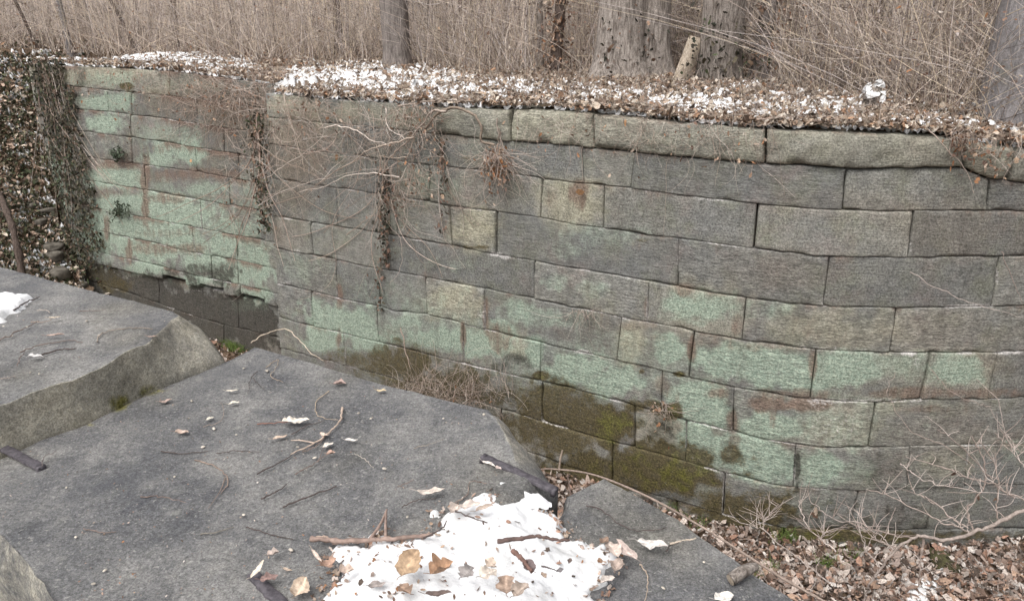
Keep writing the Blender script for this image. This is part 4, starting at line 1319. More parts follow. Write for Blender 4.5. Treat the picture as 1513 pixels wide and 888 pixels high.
mat('wide net of pale stems crossing the grey blocks beside the recess corner', [(395, 560, 135, 200, 38, 17, 8, 85, .35), (390, 540, 150, 280, 34, 16, 9, 150, .3), (400, 540, 140, 190, 30, 14, 8, 40, .4), (390, 470, 130, 165, 30, 9, 6, 90, .6)], (450, 260), 90, .005,
    extra=[(px_strand([(380, 212), (420, 240), (450, 250), (480, 268)], 20, .2, .1), .007), (px_strand([(380, 305), (430, 278), (490, 262), (540, 252), (580, 250)], 24, .15, .1), .005), (px_strand([(383, 310), (440, 290), (470, 272), (520, 240), (560, 225)], 24, .12, .2), .006),
           (px_strand([(418, 138), (430, 180), (445, 230), (450, 255)], 18, .15, .25), .006), (px_strand([(395, 262), (420, 245), (450, 225), (478, 200), (470, 160), (495, 140)], 24, .1, .2), .005), (px_strand([(405, 355), (420, 320), (440, 300), (470, 270)], 18, .1), .004), (px_strand([(478, 345), (520, 300), (560, 285)], 16, .1), .004)])
mat('thick tangle of rooty stems and leaves where two coping stones meet', [(565, 650, 150, 200, 46, 11, 6, 95, .45), (560, 660, 190, 260, 34, 12, 6, 110, .5), (590, 650, 140, 175, 30, 8, 5, 60, .6), (560, 620, 240, 300, 34, 11, 6, 90, .4)], (610, 230), 240, .005,
    extra=[(px_strand([(660, 165), (640, 165), (625, 185), (606, 205), (590, 220), (575, 235), (563, 258)], 30, .22, .15), .015, (.40, .33, .28)), (px_strand([(612, 203), (580, 212), (545, 222), (520, 240), (480, 262)], 24, .22, .15), .011), (px_strand([(480, 190), (500, 186), (530, 195), (550, 208), (575, 216)], 24, .12, .2), .010),
           (px_strand([(588, 158), (620, 152), (650, 148), (700, 150)], 20, .08), .010), (px_strand([(612, 205), (605, 225), (596, 234), (560, 230)], 16, .2, .15), .008), (px_strand([(570, 160), (575, 190), (600, 205)], 16, .1, .2), .008), (px_strand([(590, 262), (560, 257), (520, 258), (480, 275), (440, 285)], 24, .15), .008),
           (px_strand([(588, 230), (588, 290), (594, 320), (600, 345), (615, 375), (628, 395), (630, 410)], 30, .06), .004), (px_strand([(560, 285), (565, 305), (572, 330), (590, 350), (594, 375), (590, 400), (575, 420)], 26, .06), .004), (px_strand([(512, 347), (540, 325), (560, 315), (572, 312)], 16, .06), .005)])
mat('drooping mop of russet stems and leaves below the arched root', [(716, 745, 212, 235, 46, 11, 6.5, 95, .3), (722, 742, 220, 240, 26, 9, 6, 140, .35), (725, 745, 215, 240, 20, 12, 6, 60, .35)], (733, 280), 190, .004, pal=np.vstack([DRYL, [[.40, .20, .09], [.33, .15, .07]]]),
    extra=[(px_strand([(628, 190), (650, 165), (675, 160), (700, 170), (712, 190), (712, 208), (730, 215)], 34, .12, .1), np.linspace(.017, .013, 34), (.27, .215, .17)), (px_strand([(735, 175), (737, 200), (748, 225), (765, 245)], 18, .12, .08), .007), (px_strand([(737, 190), (735, 215), (725, 230)], 14, .12, .08), .006), (px_strand([(740, 195), (743, 225), (760, 260), (768, 290)], 18, .1), .005)])
mat('sparse fringe of fine stems hanging over the big tan coping stones', [(860, 1140, 168, 200, 60, 9, 6.5, 92, .3), (940, 1130, 175, 215, 40, 8, 6, 100, .4), (760, 870, 165, 190, 16, 10, 6, 90, .25)], (1000, 220), 60, .003,
    extra=[(px_strand([(763, 165), (764, 190), (761, 220)], 10, .08), .003), (px_strand([(855, 165), (842, 200), (842, 235), (836, 260)], 14, .1), .003), (px_strand([(1060, 185), (1064, 230), (1058, 275)], 12, .1), .003), (px_strand([(985, 240), (983, 300), (981, 360)], 12, .06), .0025), (px_strand([(860, 205), (860, 240), (862, 270)], 10, .03), .003)])
mat('clump of hanging brown leaves in the gap beside the last coping stone', [(1405, 1435, 190, 205, 40, 8, 6, 95, .4), (1440, 1510, 200, 215, 24, 9, 6, 100, .4)], (1420, 230), 130, .003,
    extra=[(px_strand([(1370, 190), (1400, 220), (1425, 250), (1440, 285)], 18, .1), .005), (px_strand([(1510, 225), (1490, 250), (1480, 270)], 10, .1), .003)])
mat('ragged fringe of roots and leaves drooping over the set back wall top', [(90, 290, 98, 112, 70, 7, 5, 95, .4), (150, 300, 105, 160, 24, 10, 6, 95, .4)], (180, 120), 120, .003, True)
mat('little tuft of dry rootlets hanging from a joint under the grey block', [(845, 878, 455, 462, 26, 7, 6, 85, .2)], (862, 470), 0, .0025, pal=DRYL)
mat('dead grass pile against the mossy foot of the wall', [(560, 700, 575, 605, 130, 8, 6, -60, .35), (600, 760, 560, 620, 100, 8, 6, -110, .35)], (620, 580), 60, .004,
    extra=[(px_strand([(592, 485), (598, 515), (607, 545)], 12, .2), .008)])
mat('rust brown dead plant drooping over a joint beside bright moss', [(965, 990, 590, 610, 30, 6, 5, 95, .4)], (975, 620), 20, .003)

# ------------------------------------------------------------------ trees behind the wall
def ground_under(px, b):
    """ground point in the direction of pixel column px, b metres behind the wall face"""
    px = np.asarray(px, float); b = np.broadcast_to(np.asarray(b, float), px.shape)
    phi = np.arctan((px - 756.5) / FPX / ct)
    lo_, hi_ = np.full(px.shape, 3.0), np.full(px.shape, 60.0)
    for _ in range(26):
        m = .5 * (lo_ + hi_)
        P = np.stack([np.sin(phi) * m, np.cos(phi) * m, m * 0], -1)
        g = behind(P) > b
        hi_ = np.where(g, m, hi_); lo_ = np.where(g, lo_, m)
    P = np.stack([np.sin(phi) * hi_, np.cos(phi) * hi_, hi_ * 0], -1)
    P[..., 2] = top_z(P) + np.clip(b - 20, 0, 60) * .12
    return P

def trunk_mesh(path, radii, seed, ridges=11, depth=.10, nseg=40, flare=0.0, rows=60, lobes=0):
    P = spl(path, rows); r = np.interp(np.linspace(0, 1, rows), np.linspace(0, 1, len(radii)), radii)
    V, F = tubes(P, r, nseg)
    C = np.repeat(P, nseg, 0)
    D = V - C
    ang = np.tile(np.arange(nseg) / nseg * 2 * math.pi, rows)
    zz = np.repeat(np.linspace(0, 1, rows), nseg) * np.linalg.norm(P[-1] - P[0])
    Q = np.stack([np.cos(ang) * ridges / 3.2, np.sin(ang) * ridges / 3.2, zz * .9], -1)
    k = 1 + depth * 2 * (fbm(Q, 1.0, seed, 3) - .5) + .12 * (fbm(np.stack([np.cos(ang), np.sin(ang), zz * .5], -1), 1.2, seed + 2, 2) - .5)
    if flare:
        k += flare * np.exp(-zz / .22) * (1 + .55 * np.cos(ang * 4 + seed))
    return C + D * k[:, None], F

def limb_paths(top, n, L, seed, up=.6):
    rg = np.random.default_rng(seed)
    out = []
    for i in range(n):
        a = rg.uniform(0, 2 * math.pi)
        d = np.array([math.cos(a), math.sin(a), up + rg.uniform(-.3, .6)]); d /= np.linalg.norm(d)
        pts = [top]
        p = np.array(top, float)
        for k in range(4):
            d = d + rg.normal(0, .22, 3); d /= np.linalg.norm(d)
            p = p + d * L / 4
            pts.append(p.copy())
        out.append(spl(pts, 12))
    return out

def crown(parent, trunks, seed, L, mat, n=7, r=.05):
    """limbs and bare twigs above"""
    rg = np.random.default_rng(seed)
    big, tw = [], []
    for P, r0 in trunks:
        for f in (.62, .74, .86, .97):
            base = P[int(f * (len(P) - 1))]
            for lp in limb_paths(base, max(2, n // 3), L * rg.uniform(.6, 1.1), rg.integers(1 << 30)):
                big.append((lp, np.linspace(r0 * .38, r0 * .08, len(lp))))
                for _ in range(10):
                    q = lp[rg.integers(3, len(lp))]
                    t2 = limb_paths(q, 1, L * rg.uniform(.2, .5), rg.integers(1 << 30))[0][::2]
                    tw.append((t2, np.linspace(r0 * .09, r0 * .02, len(t2))))
    V, F = join([tubes(p, q, 6) for p, q in big])
    obj('limbs', V, F, mat, parent)
    V, F = join([tubes(p, q, 3) for p, q in tw])
    tag(obj('crown', V, F, mat, parent), kind='stuff')

def tree(label, px, py, wpx, lean=0.0, mat=None, h=9.0, b=None, seed=1, flare=.5, trunks=None, group=None, cr=True, depth=.10, ridges=11, ivy=0, name='tree'):
    base = on_top(px, py) if b is None else ground_under(px, b)
    dist = np.linalg.norm(base - CAM)
    sc = dist / FPX
    t = thing(name, tuple(base), label, 'tree', group)
    made = []
    for dx, wd, ln, sd in (trunks or [(0, wpx, lean, seed)]):
        p0 = base + np.array([dx * sc, 0, -.15])
        rg = np.random.default_rng(sd)
        pts = [p0 + np.array([ln * k * h / 5 + rg.normal(0, .03) * k, rg.normal(0, .06) * k, h / 5 * k]) for k in range(6)]
        r0 = wd * sc / 2
        V, F = trunk_mesh(pts, [r0 * 1.05, r0 * .98, r0 * .9, r0 * .82, r0 * .7, r0 * .5, r0 * .3], sd, flare=flare, rows=90, nseg=48 if wd > 60 else 18, depth=depth, ridges=ridges)
        obj('trunk', V, F, mat, t)
        made.append((spl(pts, 30), r0))
    if cr:
        crown(t, made, seed, h * .32, mat)
    if ivy:
        rg = np.random.default_rng(seed + 5)
        P = made[0][0]; r0 = made[0][1]
        C = P[rg.integers(0, int(ivy[2] * 29) + 1, ivy[0])] + rg.normal(0, 1, (ivy[0], 3)) * np.array([r0 * ivy[1], .02, .25])
        C[:, 1] -= r0 * rg.uniform(.5, 1.25, ivy[0])
        V, F, cc = leaves(C, rg.uniform(.04, .10, ivy[0]), 1.2, ivy[3])
        obj('climbing_leaves', V, F, M_LEAF, t, {'col': cc})
    return t
DRYIVY = np.vstack([IVY[[0, 2, 3]], DRYL[[0, 1, 3]]])
tree('big pale barked tree with two joined trunks and a spreading foot', 935, 113, 60, mat=M_BARK_PALE, seed=4, flare=.75, trunks=[(-20, 66, -.012, 4), (27, 48, .004, 9)], depth=.13, ridges=16, ivy=(260, .7, .10, DRYIVY))
tree('furrowed pale tree beside the leaning plank, dark ivy round its left side', 1062, 118, 56, mat=M_BARK_PALE, seed=14, flare=.25, depth=.16, ridges=18, ivy=(420, 1.0, .09, IVY))
tree('brown grey ridged trunk of a shaggy tree behind the long snow patch', 589, 98, 36, mat=M_BARK_MID, seed=24, flare=.3, depth=.2, ridges=14)
tree('thin trunk wrapped in brown climbing leaves, standing left of the two joined trunks', 819, 108, 15, .015, mat=M_BARK_DARK, seed=34, ivy=(420, 1.6, .14, DRYL))
tree('slender pale stem close to the trunk that brown leaves climb', 800, 104, 8, -.03, mat=M_BARK_PALE, seed=36)
tree('broad smooth grey trunk at the right edge of the view', 1492, 168, 70, .02, mat=M_BARK_GREY, seed=44, flare=.2, depth=.04)
tree('grey trunk in the brush between the plank tree and the right edge', 1334, 108, 28, .01, mat=M_BARK_GREY, seed=54, depth=.06)
tree('dark slim trunk close beside the grey trunk in the brush', 1292, 118, 13, -.05, mat=M_BARK_DARK, seed=64)
tree('dark vine wrapped trunk next to the broad smooth grey one', 1456, 150, 14, .05, mat=M_BARK_DARK, seed=65, ivy=(160, 1.4, .14, DRYL))
tree('brown bushy trunk just right of the furrowed plank tree', 1118, 118, 22, .05, mat=M_BARK_MID, seed=66, ivy=(300, 1.4, .14, DRYL * 1.2))
tree('grey sapling trunk above the first snow patch on the set back wall', 104, 74, 6, -.05, mat=M_BARK_GREY, seed=74)
tree('thin dark sapling leaning left, nearest the far left wall end', 60, 75, 3.5, -.30, mat=M_BARK_DARK, seed=75, h=6)
tree('thin dark sapling leaning left above the middle of the set back wall', 205, 75, 4, -.40, mat=M_BARK_DARK, seed=76, h=6)
# slim trunks further into the wood: alike, copied
proto = tree('slim bare trunk in the thicket far behind the wall', 700, 0, 11, .02, mat=M_BARK_PALE, b=6, seed=81, group='slim trunks far back in the thicket', h=8, cr=True)
proto2 = tree('slim bare trunk in the thicket far behind the wall', 250, 0, 9, .03, mat=M_BARK_DARK, b=6, seed=82, group='slim trunks far back in the thicket', h=8)
rg = np.random.default_rng(5)
for i in range(16):
    src = (proto, proto2)[i % 2]
    px = -60 + 1660 * (i + rg.uniform(.1, .9)) / 16
    P = ground_under(px, rg.uniform(4.5, 8))
    c = src.copy(); COL.objects.link(c)
    c.location = P; c.rotation_euler = (rg.normal(0, .05), rg.normal(0, .09), rg.uniform(0, 6.28))
    s = rg.uniform(.6, 1.5); c.scale = (s, s, 1)
    for ch in src.children:
        d = ch.copy(); COL.objects.link(d); d.parent = c

# ------------------------------------------------------------------ thicket of dry stems (stuff)
BASE_LINE = [(-100, 88), (0, 88), (100, 82), (330, 84), (420, 92), (565, 92), (572, 86), (606, 86), (613, 94), (700, 108), (790, 108), (796, 98), (830, 98), (838, 110), (860, 110), (880, 98), (990, 98), (1010, 108), (1030, 100), (1095, 104), (1110, 124), (1200, 142), (1300, 158), (1400, 168), (1513, 180), (1640, 190)]
THC = np.array([[.46, .39, .33], [.40, .33, .275], [.55, .48, .42], [.32, .26, .225], [.44, .39, .37], [.14, .11, .095], [.50, .42, .32]])
def thicket(n, bmin, bmax, hmin, hmax, r0, r1, lean, seed, M=6, pal=THC):
    rg = np.random.default_rng(seed)
    px = rg.uniform(-140, 1680, n)
    front = on_top(px, interp(BASE_LINE, px))
    bf = np.clip(behind(front), .6, 6)
    b = bf + bmin + (bmax - bmin) * rg.uniform(0, 1, n) ** 1.4
    P = ground_under(px, b)
    h = rg.uniform(hmin, hmax, n)
    t = np.linspace(0, 1, M)
    az = rg.uniform(0, 2 * math.pi, n)
    le = np.abs(rg.normal(0, lean, n))
    bend = rg.normal(0, lean * .8, n)
    hor = (le[:, None] * t + bend[:, None] * t ** 2) * h[:, None]
    jit = rg.normal(0, .035, (n, M, 2)).cumsum(1) * h[:, None, None] * .5 * t[None, :, None]
    X = P[:, None, :] + np.stack([np.cos(az)[:, None] * hor + jit[..., 0], np.sin(az)[:, None] * hor + jit[..., 1], h[:, None] * (t - .12 * le[:, None] * t ** 2) - .03], -1)
    R = rg.uniform(r0, r1, n)[:, None] * np.linspace(1, .4, M)
    V, F = tubes(X, R, 3)
    C = pal[rg.integers(0, len(pal), n)] * rg.choice([.55, 1.0, 1.4, 1.7, 2.0], (n, 1))
    return X, V, F, np.repeat(C, M * 3, 0)
parts, cols = [], []
for a in ((6500, 0, 4, .5, 2.4, .002, .0052, .28, 1), (5200, 2, 12, 1.2, 3.6, .004, .010, .15, 2), (8500, -.2, 3.5, .3, 1.4, .0018, .004, .95, 3), (420, 3, 10, 2.2, 5, .010, .024, .12, 6)):
    X, V, F, C = thicket(*a)
    parts.append((V, F)); cols.append(C)
    if a[8] in (1, 2):   # side twigs
        rg = np.random.default_rng(90 + a[8])
        k = 15000
        i = rg.integers(0, len(X), k); j = rg.integers(1, X.shape[1], k)
        st_ = X[i, j]
        d = rg.normal(0, 1, (k, 3)); d[:, 2] = np.abs(d[:, 2]) * .8; d /= np.linalg.norm(d, axis=1, keepdims=True)
        L = rg.uniform(.15, .7, k)
        t = np.linspace(0, 1, 4)
        Y = st_[:, None, :] + d[:, None, :] * (L[:, None] * t)[..., None]
        Y += rg.normal(0, .03, Y.shape) * t[None, :, None]
        V, F = tubes(Y, rg.uniform(.002, .005, k)[:, None] * np.linspace(1, .5, 4), 3)
        parts.append((V, F)); cols.append(np.repeat(THC[rg.integers(0, len(THC), k)] * rg.uniform(.8, 1.7, (k, 1)), 12, 0))
V, F = join(parts)
tag(obj('undergrowth', V, F, M_STEM, None, {'col': np.vstack(cols)}), kind='stuff')
# dead leaves and seed heads caught in it
n = 20000
px = RNG.uniform(-140, 1680, n)
front = on_top(px, interp(BASE_LINE, px))
b = np.clip(behind(front), .6, 6) - .2 + 8 * RNG.uniform(0, 1, n) ** 2
P = ground_under(px, b)
P[:, 2] += .02 + 2.2 * RNG.uniform(0, 1, n) ** 2.2
V, F, C = leaves(P, RNG.uniform(.02, .06, n), 1.3, np.vstack([THC, DRYL]))
tag(obj('dry_leaves', V, F, M_LEAF, None, {'col': C}), kind='stuff')

# short dry grass standing out of the litter
n = 3000
P, b, px = strip_points(n, 4.0, .0)
t = np.linspace(0, 1, 5)
h = RNG.uniform(.06, .4, n) * (.5 + .12 * np.clip(b, 0, 4))
d = RNG.normal(0, .45, (n, 2))
X = P[:, None, :] + np.stack([d[:, :1] * h[:, None] * t ** 1.5, d[:, 1:] * h[:, None] * t ** 1.5, h[:, None] * t], -1)
V, F = tubes(X, RNG.uniform(.0012, .0028, n)[:, None] * np.linspace(1, .5, 5), 3)
tag(obj('dry_grass', V, F, M_STEM, None, {'col': np.repeat(THC[RNG.integers(0, len(THC), n)] * RNG.uniform(.8, 1.2, (n, 1)), 15, 0)}), kind='stuff')

# plank leaning on the furrowed tree
def plank():
    a = on_top(1003, 124); d = np.linalg.norm(a - CAM)
    b = CAM + ray(1029, 56) * (d + .25) / np.linalg.norm(ray(1029, 56))
    ax = b - a; L = np.linalg.norm(ax); ax /= L
    s = np.cross(ax, [0, -1, .2]); s /= np.linalg.norm(s); u = np.cross(s, ax)
    wv, th = .19, .04
    n = 18; prof = [(-.5, -.5), (.5, -.5), (.5, .5), (-.5, .5)]
    V = np.array([[a + ax * (L * i / n + (.03 * q[0] if i == n else 0)) + s * q[0] * wv * (1 + .05 * math.sin(i * .7) * q[1]) + u * q[1] * th for q in prof] for i in range(n + 1)]).reshape(-1, 3)
    i = np.arange(n)[:, None] * 4; k = np.arange(4)[None, :]
    F = np.vstack([np.stack([i + k, i + (k + 1) % 4, i + 4 + (k + 1) % 4, i + 4 + k], -1).reshape(-1, 4), [[3, 2, 1, 0], [n * 4, n * 4 + 1, n * 4 + 2, n * 4 + 3]]])
    tag(obj('plank', V, F, M_WOOD, None, None, False, a), 'short weathered plank leaning against the furrowed tree', 'plank')
plank()

# snow capped stump and brown leaf by it
def stump(px, py, wpx, hpx, label, snowcap=True):
    base = on_top(px, py); d = np.linalg.norm(base - CAM) / FPX
    t = thing('stump', tuple(base), label, 'stump')
    h = hpx * d
    V, F = trunk_mesh([base + [0, 0, -.05], base + [.01, 0, h * .5], base + [.03, 0, h]], [wpx * d * .55, wpx * d * .46, wpx * d * .34, wpx * d * .05], 5, nseg=30, rows=26, flare=.5, depth=.5, ridges=9)
    V = V + (fbm(V, 16, 4, 3)[:, None] - .5) * .12
    obj('trunk', V, F, M_BARK_PALE, t)
    ctr = base + np.array([.015, 0, 0])
    O = V - ctr; O[:, 2] = 0
    O /= np.maximum(np.linalg.norm(O, axis=1, keepdims=True), 1e-6)
    m = fbm(V, 19, 15, 2) + .22 * (V[:, 2] - base[2]) / h - .10
    S = V + O * (.035 * (m - .5) * 6).clip(-.03, .03)[:, None] + np.array([0, 0, .02])
    keep = m > .70
    fs = F[keep[F].any(1)]
    used = np.unique(fs); rm = np.zeros(len(S), int); rm[used] = np.arange(len(used))
    obj('snow_cap', S[used], rm[fs], M_SNOW, t)
stump(1284, 160, 18, 34, 'grey rotten stump topped with snow among the litter')
stump(1228, 112, 14, 16, 'small dark stump with a dab of snow deep in the brush')

# ------------------------------------------------------------------ single leaves, twigs, sticks on the slabs and the snow
def big_leaf(px, py, z, lpx, wpx, ang, label, c1, curl=.5, lobes=0, group=None, tip=0.0, surf=None, fold=0.5, name='leaf'):
    """one fallen leaf: lobed or toothed outline, raised midrib, curled blade, stalk"""
    C = on_z(px, py, z) if surf is None else surf
    C = np.array(C, float)
    sc = np.linalg.norm(C - CAM) / FPX
    c1 = tuple(np.array(c1) * .68 + np.mean(c1) * np.array([1.0, .96, .9]) * .32)
    L, Wd = lpx * sc * .80, wpx * sc * .78
    curl *= .8
    sd = random.randrange(1 << 20); rg = np.random.default_rng(sd)
    nu, nv = 19, 9
    u = np.linspace(0, 1, nu)[:, None]; v = np.linspace(-1, 1, nv)[None, :]
    w_ = np.sin(np.clip(u, .001, .999) ** .8 * math.pi) ** .75
    if lobes:
        w_ = w_ * (.70 + .42 * np.abs(np.sin(u * lobes * math.pi + .6)))
    x = (u - .5) * L + 0 * v
    y = v * w_ * Wd / 2 * (1 + .06 * rg.normal(size=(nu, nv)))
    a1, a2, a3 = rg.uniform(.4, 1.2) * curl, rg.uniform(-.3, 1) * curl, rg.uniform(0, 6)
    zz = np.abs(v) ** 1.4 * w_ * Wd * fold * (a1 + .35 * np.sin(u * 7 + a3)) + ((u - .5) * 2) ** 2 * L * .22 * a2 + rg.normal(0, .006, (nu, nv)) * L + np.sin(u * 23) * np.abs(v) * L * .012
    P = np.stack([x, y, zz], -1).reshape(-1, 3)
    c, s = math.cos(ang), math.sin(ang)
    R = np.array([[c, -s, 0], [s, c, 0], [0, 0, 1]])
    ct_, st_t = math.cos(tip), math.sin(tip)
    T = np.array([[ct_, 0, -st_t], [0, 1, 0], [st_t, 0, ct_]])
    P = P @ T.T @ R.T
    P[:, 2] -= P[:, 2].min() - .002
    P += C
    vein = np.exp(-(np.abs(v) * 9) ** 2) + .5 * np.exp(-((np.sin((u * 9 - np.abs(v) * 2.4) * math.pi)) * 4) ** 2)
    col = np.array(c1)[None, None, :] * (1 + .35 * vein[..., None]) * rg.uniform(.85, 1.15, (nu, nv, 1))
    parts = [(P, grid_faces(nu, nv))]
    pet = np.array([P[nv // 2], P[nv // 2] + R @ np.array([-L * .12, L * .02, .004]), P[nv // 2] + R @ np.array([-L * .26, L * rg.uniform(-.1, .1), .006])])
    Vp, Fp = tubes(spl(pet, 7), .0011, 4)
    parts.append((Vp, Fp))
    V, F = join(parts)
    cc = np.vstack([col.reshape(-1, 3), np.tile(np.array(c1) * .7, (len(Vp), 1))])
    return tag(obj(name, V, F, M_LEAF, None, {'col': cc}, True, C), label, 'leaf', group)

PALE_ = (.50, .42, .35); WHITE_ = (.62, .55, .48); TAN_ = (.50, .30, .13); BRN = (.28, .17, .11); DKB = (.15, .10, .085); GRYL = (.34, .31, .30)
SZ = 3.69
big_leaf(606, 836, SZ, 58, 44, 1.15, 'large orange brown leaf curled open on the snow', (.43, .27, .14), 1.1, 0, None, .25)
big_leaf(655, 845, SZ, 44, 36, .4, 'crumpled rust brown leaf to the right of the large orange brown one', (.40, .21, .10), 1.3, 3, None, .3)
big_leaf(690, 846, SZ, 34, 30, 1.0, 'grey frosted leaf sunk in the snow beside the rust brown crumpled one', (.26, .23, .22), 1.0, 3)
big_leaf(722, 848, SZ, 34, 34, .6, 'pale veined leaf lying flat in the middle of the snow', (.55, .46, .38), .4, 2)
big_leaf(724, 832, SZ, 26, 20, 2.2, 'small pale tan leaf above the flat veined one on the snow', (.50, .38, .29), .6)
big_leaf(748, 868, SZ, 46, 36, 1.6, 'ragged brown leaf nearest the bottom of the snow, by the dark bark strips', (.36, .24, .17), 1.1, 3)
big_leaf(557, 866, 3.66, 30, 18, .3, 'greyish brown leaf half buried in the left lobe of the snow', (.30, .25, .23), .9)
big_leaf(598, 872, 3.67, 30, 24, 2.4, 'thin brown leaf scrap below the large orange brown leaf', BRN, 1.0, 2)
big_leaf(770, 872, SZ, 40, 30, .9, 'brown speckled leaf low in the snow, right of the ragged one', (.38, .29, .23), .8, 2)
big_leaf(648, 878, SZ, 46, 14, .1, 'dark curled bark like leaf at the lower snow edge', DKB, .9)
big_leaf(781, 838, SZ, 34, 22, 2.1, 'dark purple brown leaf standing in the snow right of centre', (.16, .11, .11), .9)
big_leaf(842, 829, 3.62, 14, 9, 1.3, 'little dark leaf fragment on the right part of the snow', DKB, .6)
big_leaf(828, 843, 3.62, 14, 10, .6, 'grey flake lying below the little dark fragment on snow', (.2, .18, .19), .6)
big_leaf(803, 850, 3.64, 16, 10, 2, 'tan scrap on the snow next to a short dark twig', (.40, .28, .2), .6)
big_leaf(905, 812, 3.56, 44, 26, 1.9, 'pale folded leaf on top of the pile at the right snow edge', (.55, .43, .36), .7, 0)
big_leaf(925, 815, 3.56, 52, 20, 2.2, 'long pinkish pale leaf leaning across the pile at the snow edge', (.50, .38, .33), .7, 0, None, .2)
big_leaf(912, 838, 3.55, 36, 26, 1.2, 'brown and white rolled leaf under the pile at the snow edge', (.44, .33, .27), 1.2)
big_leaf(898, 858, 3.54, 30, 16, .5, 'rolled pale leaf below the pile, touching the snow', (.56, .48, .43), 1.2)
big_leaf(893, 800, 3.57, 22, 16, .9, 'small brown leaf where the snow ends near the long pale leaf', BRN, 1.0)
big_leaf(964, 806, 3.535, 52, 24, -.25, 'wide dirty white leaf lying on the pointed slab', (.60, .54, .50), .35, 3)
big_leaf(1070, 884, 3.525, 36, 26, .3, 'round white leaf at the lower edge of the pointed slab', (.64, .60, .55), .4)
big_leaf(437, 623, 3.62, 48, 20, .15, 'creamy ragged leaf strip, brightest one on the largest slab', (.66, .58, .48), .6, 5)
big_leaf(637, 729, 3.62, 50, 17, .15, 'creamy curled leaf lying alone above the snow', (.58, .48, .41), 1.0, 2)
big_leaf(414, 647, 3.61, 26, 9, .6, 'narrow tan leaf just below the creamy ragged strip', (.56, .40, .29), .6)
big_leaf(485, 658, 3.61, 22, 11, .8, 'white blade shaped leaf in the middle of the twigs', (.66, .58, .50), .5)
big_leaf(519, 651, 3.61, 24, 8, 0, 'thin white sliver of leaf right of the twigs', (.66, .60, .54), .4)
big_leaf(489, 671, 3.61, 16, 10, .4, 'small orange pink leaf near the white blade shaped one', (.50, .30, .22), 1.0)
big_leaf(478, 643, 3.61, 18, 10, 2.6, 'little cream leaf leaning on the forked twig', (.62, .46, .36), .7)
big_leaf(502, 568, 3.61, 24, 12, .1, 'pinkish crumpled leaf at the top end of the curved twig', (.42, .28, .24), 1.2, 2)
big_leaf(564, 578, 3.61, 18, 8, .0, 'yellow ochre leaf far out on the largest slab', (.58, .43, .22), .4, 2)
big_leaf(269, 641, 3.61, 24, 11, 0, 'curled tan leaf near the pale broken slab edge', (.46, .33, .26), 1.2)
big_leaf(310, 619, 3.61, 14, 7, .8, 'whitish seed wing right of the curled tan leaf', (.62, .56, .44), .4)
big_leaf(245, 594, 3.61, 20, 9, .5, 'pink brown bent leaf by the moss at the slab step', (.44, .30, .25), 1.1)
big_leaf(343, 578, 3.61, 20, 6, .2, 'cream seed pod below the far corner of the largest slab', (.66, .58, .46), .4)
big_leaf(346, 596, 3.61, 20, 7, .5, 'second cream seed pod, a little nearer than the first', (.66, .58, .46), .4)
big_leaf(404, 820, 3.62, 20, 14, .5, 'pale crumpled flower like leaf left of the snow', (.58, .46, .40), 1.4, 2)
big_leaf(446, 871, 3.62, 36, 34, 1.2, 'ochre folded leaf standing at the left snow edge', (.50, .37, .26), 1.0, 0, None, .4)
big_leaf(398, 855, 3.63, 30, 20, .4, 'purple brown leaf lying on the iron bar by the snow', (.26, .15, .13), .8, 3)
big_leaf(425, 843, 3.61, 18, 6, -.3, 'small tan rolled leaf between the snow and the iron bar', (.46, .34, .25), 1.2)
big_leaf(382, 846, 3.63, 34, 10, 1.0, 'cream pointed leaf upright by the end of the iron bar', (.64, .54, .42), .6, 0, None, .5)
big_leaf(468, 822, 3.61, 40, 7, -.9, 'narrow straw leaf leaning along the left snow edge', (.58, .44, .36), .5)
big_leaf(486, 835, 3.64, 30, 22, .7, 'copper leaf cluster poking from the left snow lobe', (.42, .24, .16), 1.4, 3)
big_leaf(512, 846, 3.65, 26, 22, .2, 'pale copper leaf below the copper cluster in the snow', (.52, .38, .30), 1.2, 2)
big_leaf(478, 800, 3.62, 34, 14, 2.6, 'brown leaf wedged beneath the long peeled stick', (.42, .29, .22), 1.1)
big_leaf(695, 748, 3.66, 40, 22, .3, 'pale rounded leaf at the upper snow tip', (.58, .47, .41), .6)
big_leaf(672, 756, 3.65, 26, 24, 1.1, 'cream leaf bunched beside the rounded leaf on snow', (.56, .46, .40), 1.2, 2)
big_leaf(716, 752, 3.65, 36, 12, .5, 'brown streaked leaf right of the rounded leaf on snow', (.46, .35, .28), .8)
big_leaf(722, 686, 3.63, 30, 8, -.6, 'white curled leaf tucked under the long iron bar', (.62, .55, .50), .8)
big_leaf(736, 692, 3.625, 14, 8, -.6, 'pinkish leaf bit at the lower side of the long iron bar', (.58, .44, .40), .9)
big_leaf(82, 496, 3.82, 26, 6, .3, 'pinkish tan leaf on the higher slab', (.50, .33, .26), .8)
big_leaf(81, 470, 3.82, 18, 5, .3, 'straw coloured leaf farthest out on the higher slab', (.58, .46, .33), .6)
big_leaf(225, 498, 3.82, 16, 4, .1, 'thin rusty leaf close to the pale broken edge of the higher slab', (.42, .27, .2), .7)
big_leaf(52, 528, 3.82, 22, 10, .2, 'white crumpled leaf on a dark twig of the higher slab', (.62, .60, .60), 1.0, 2)
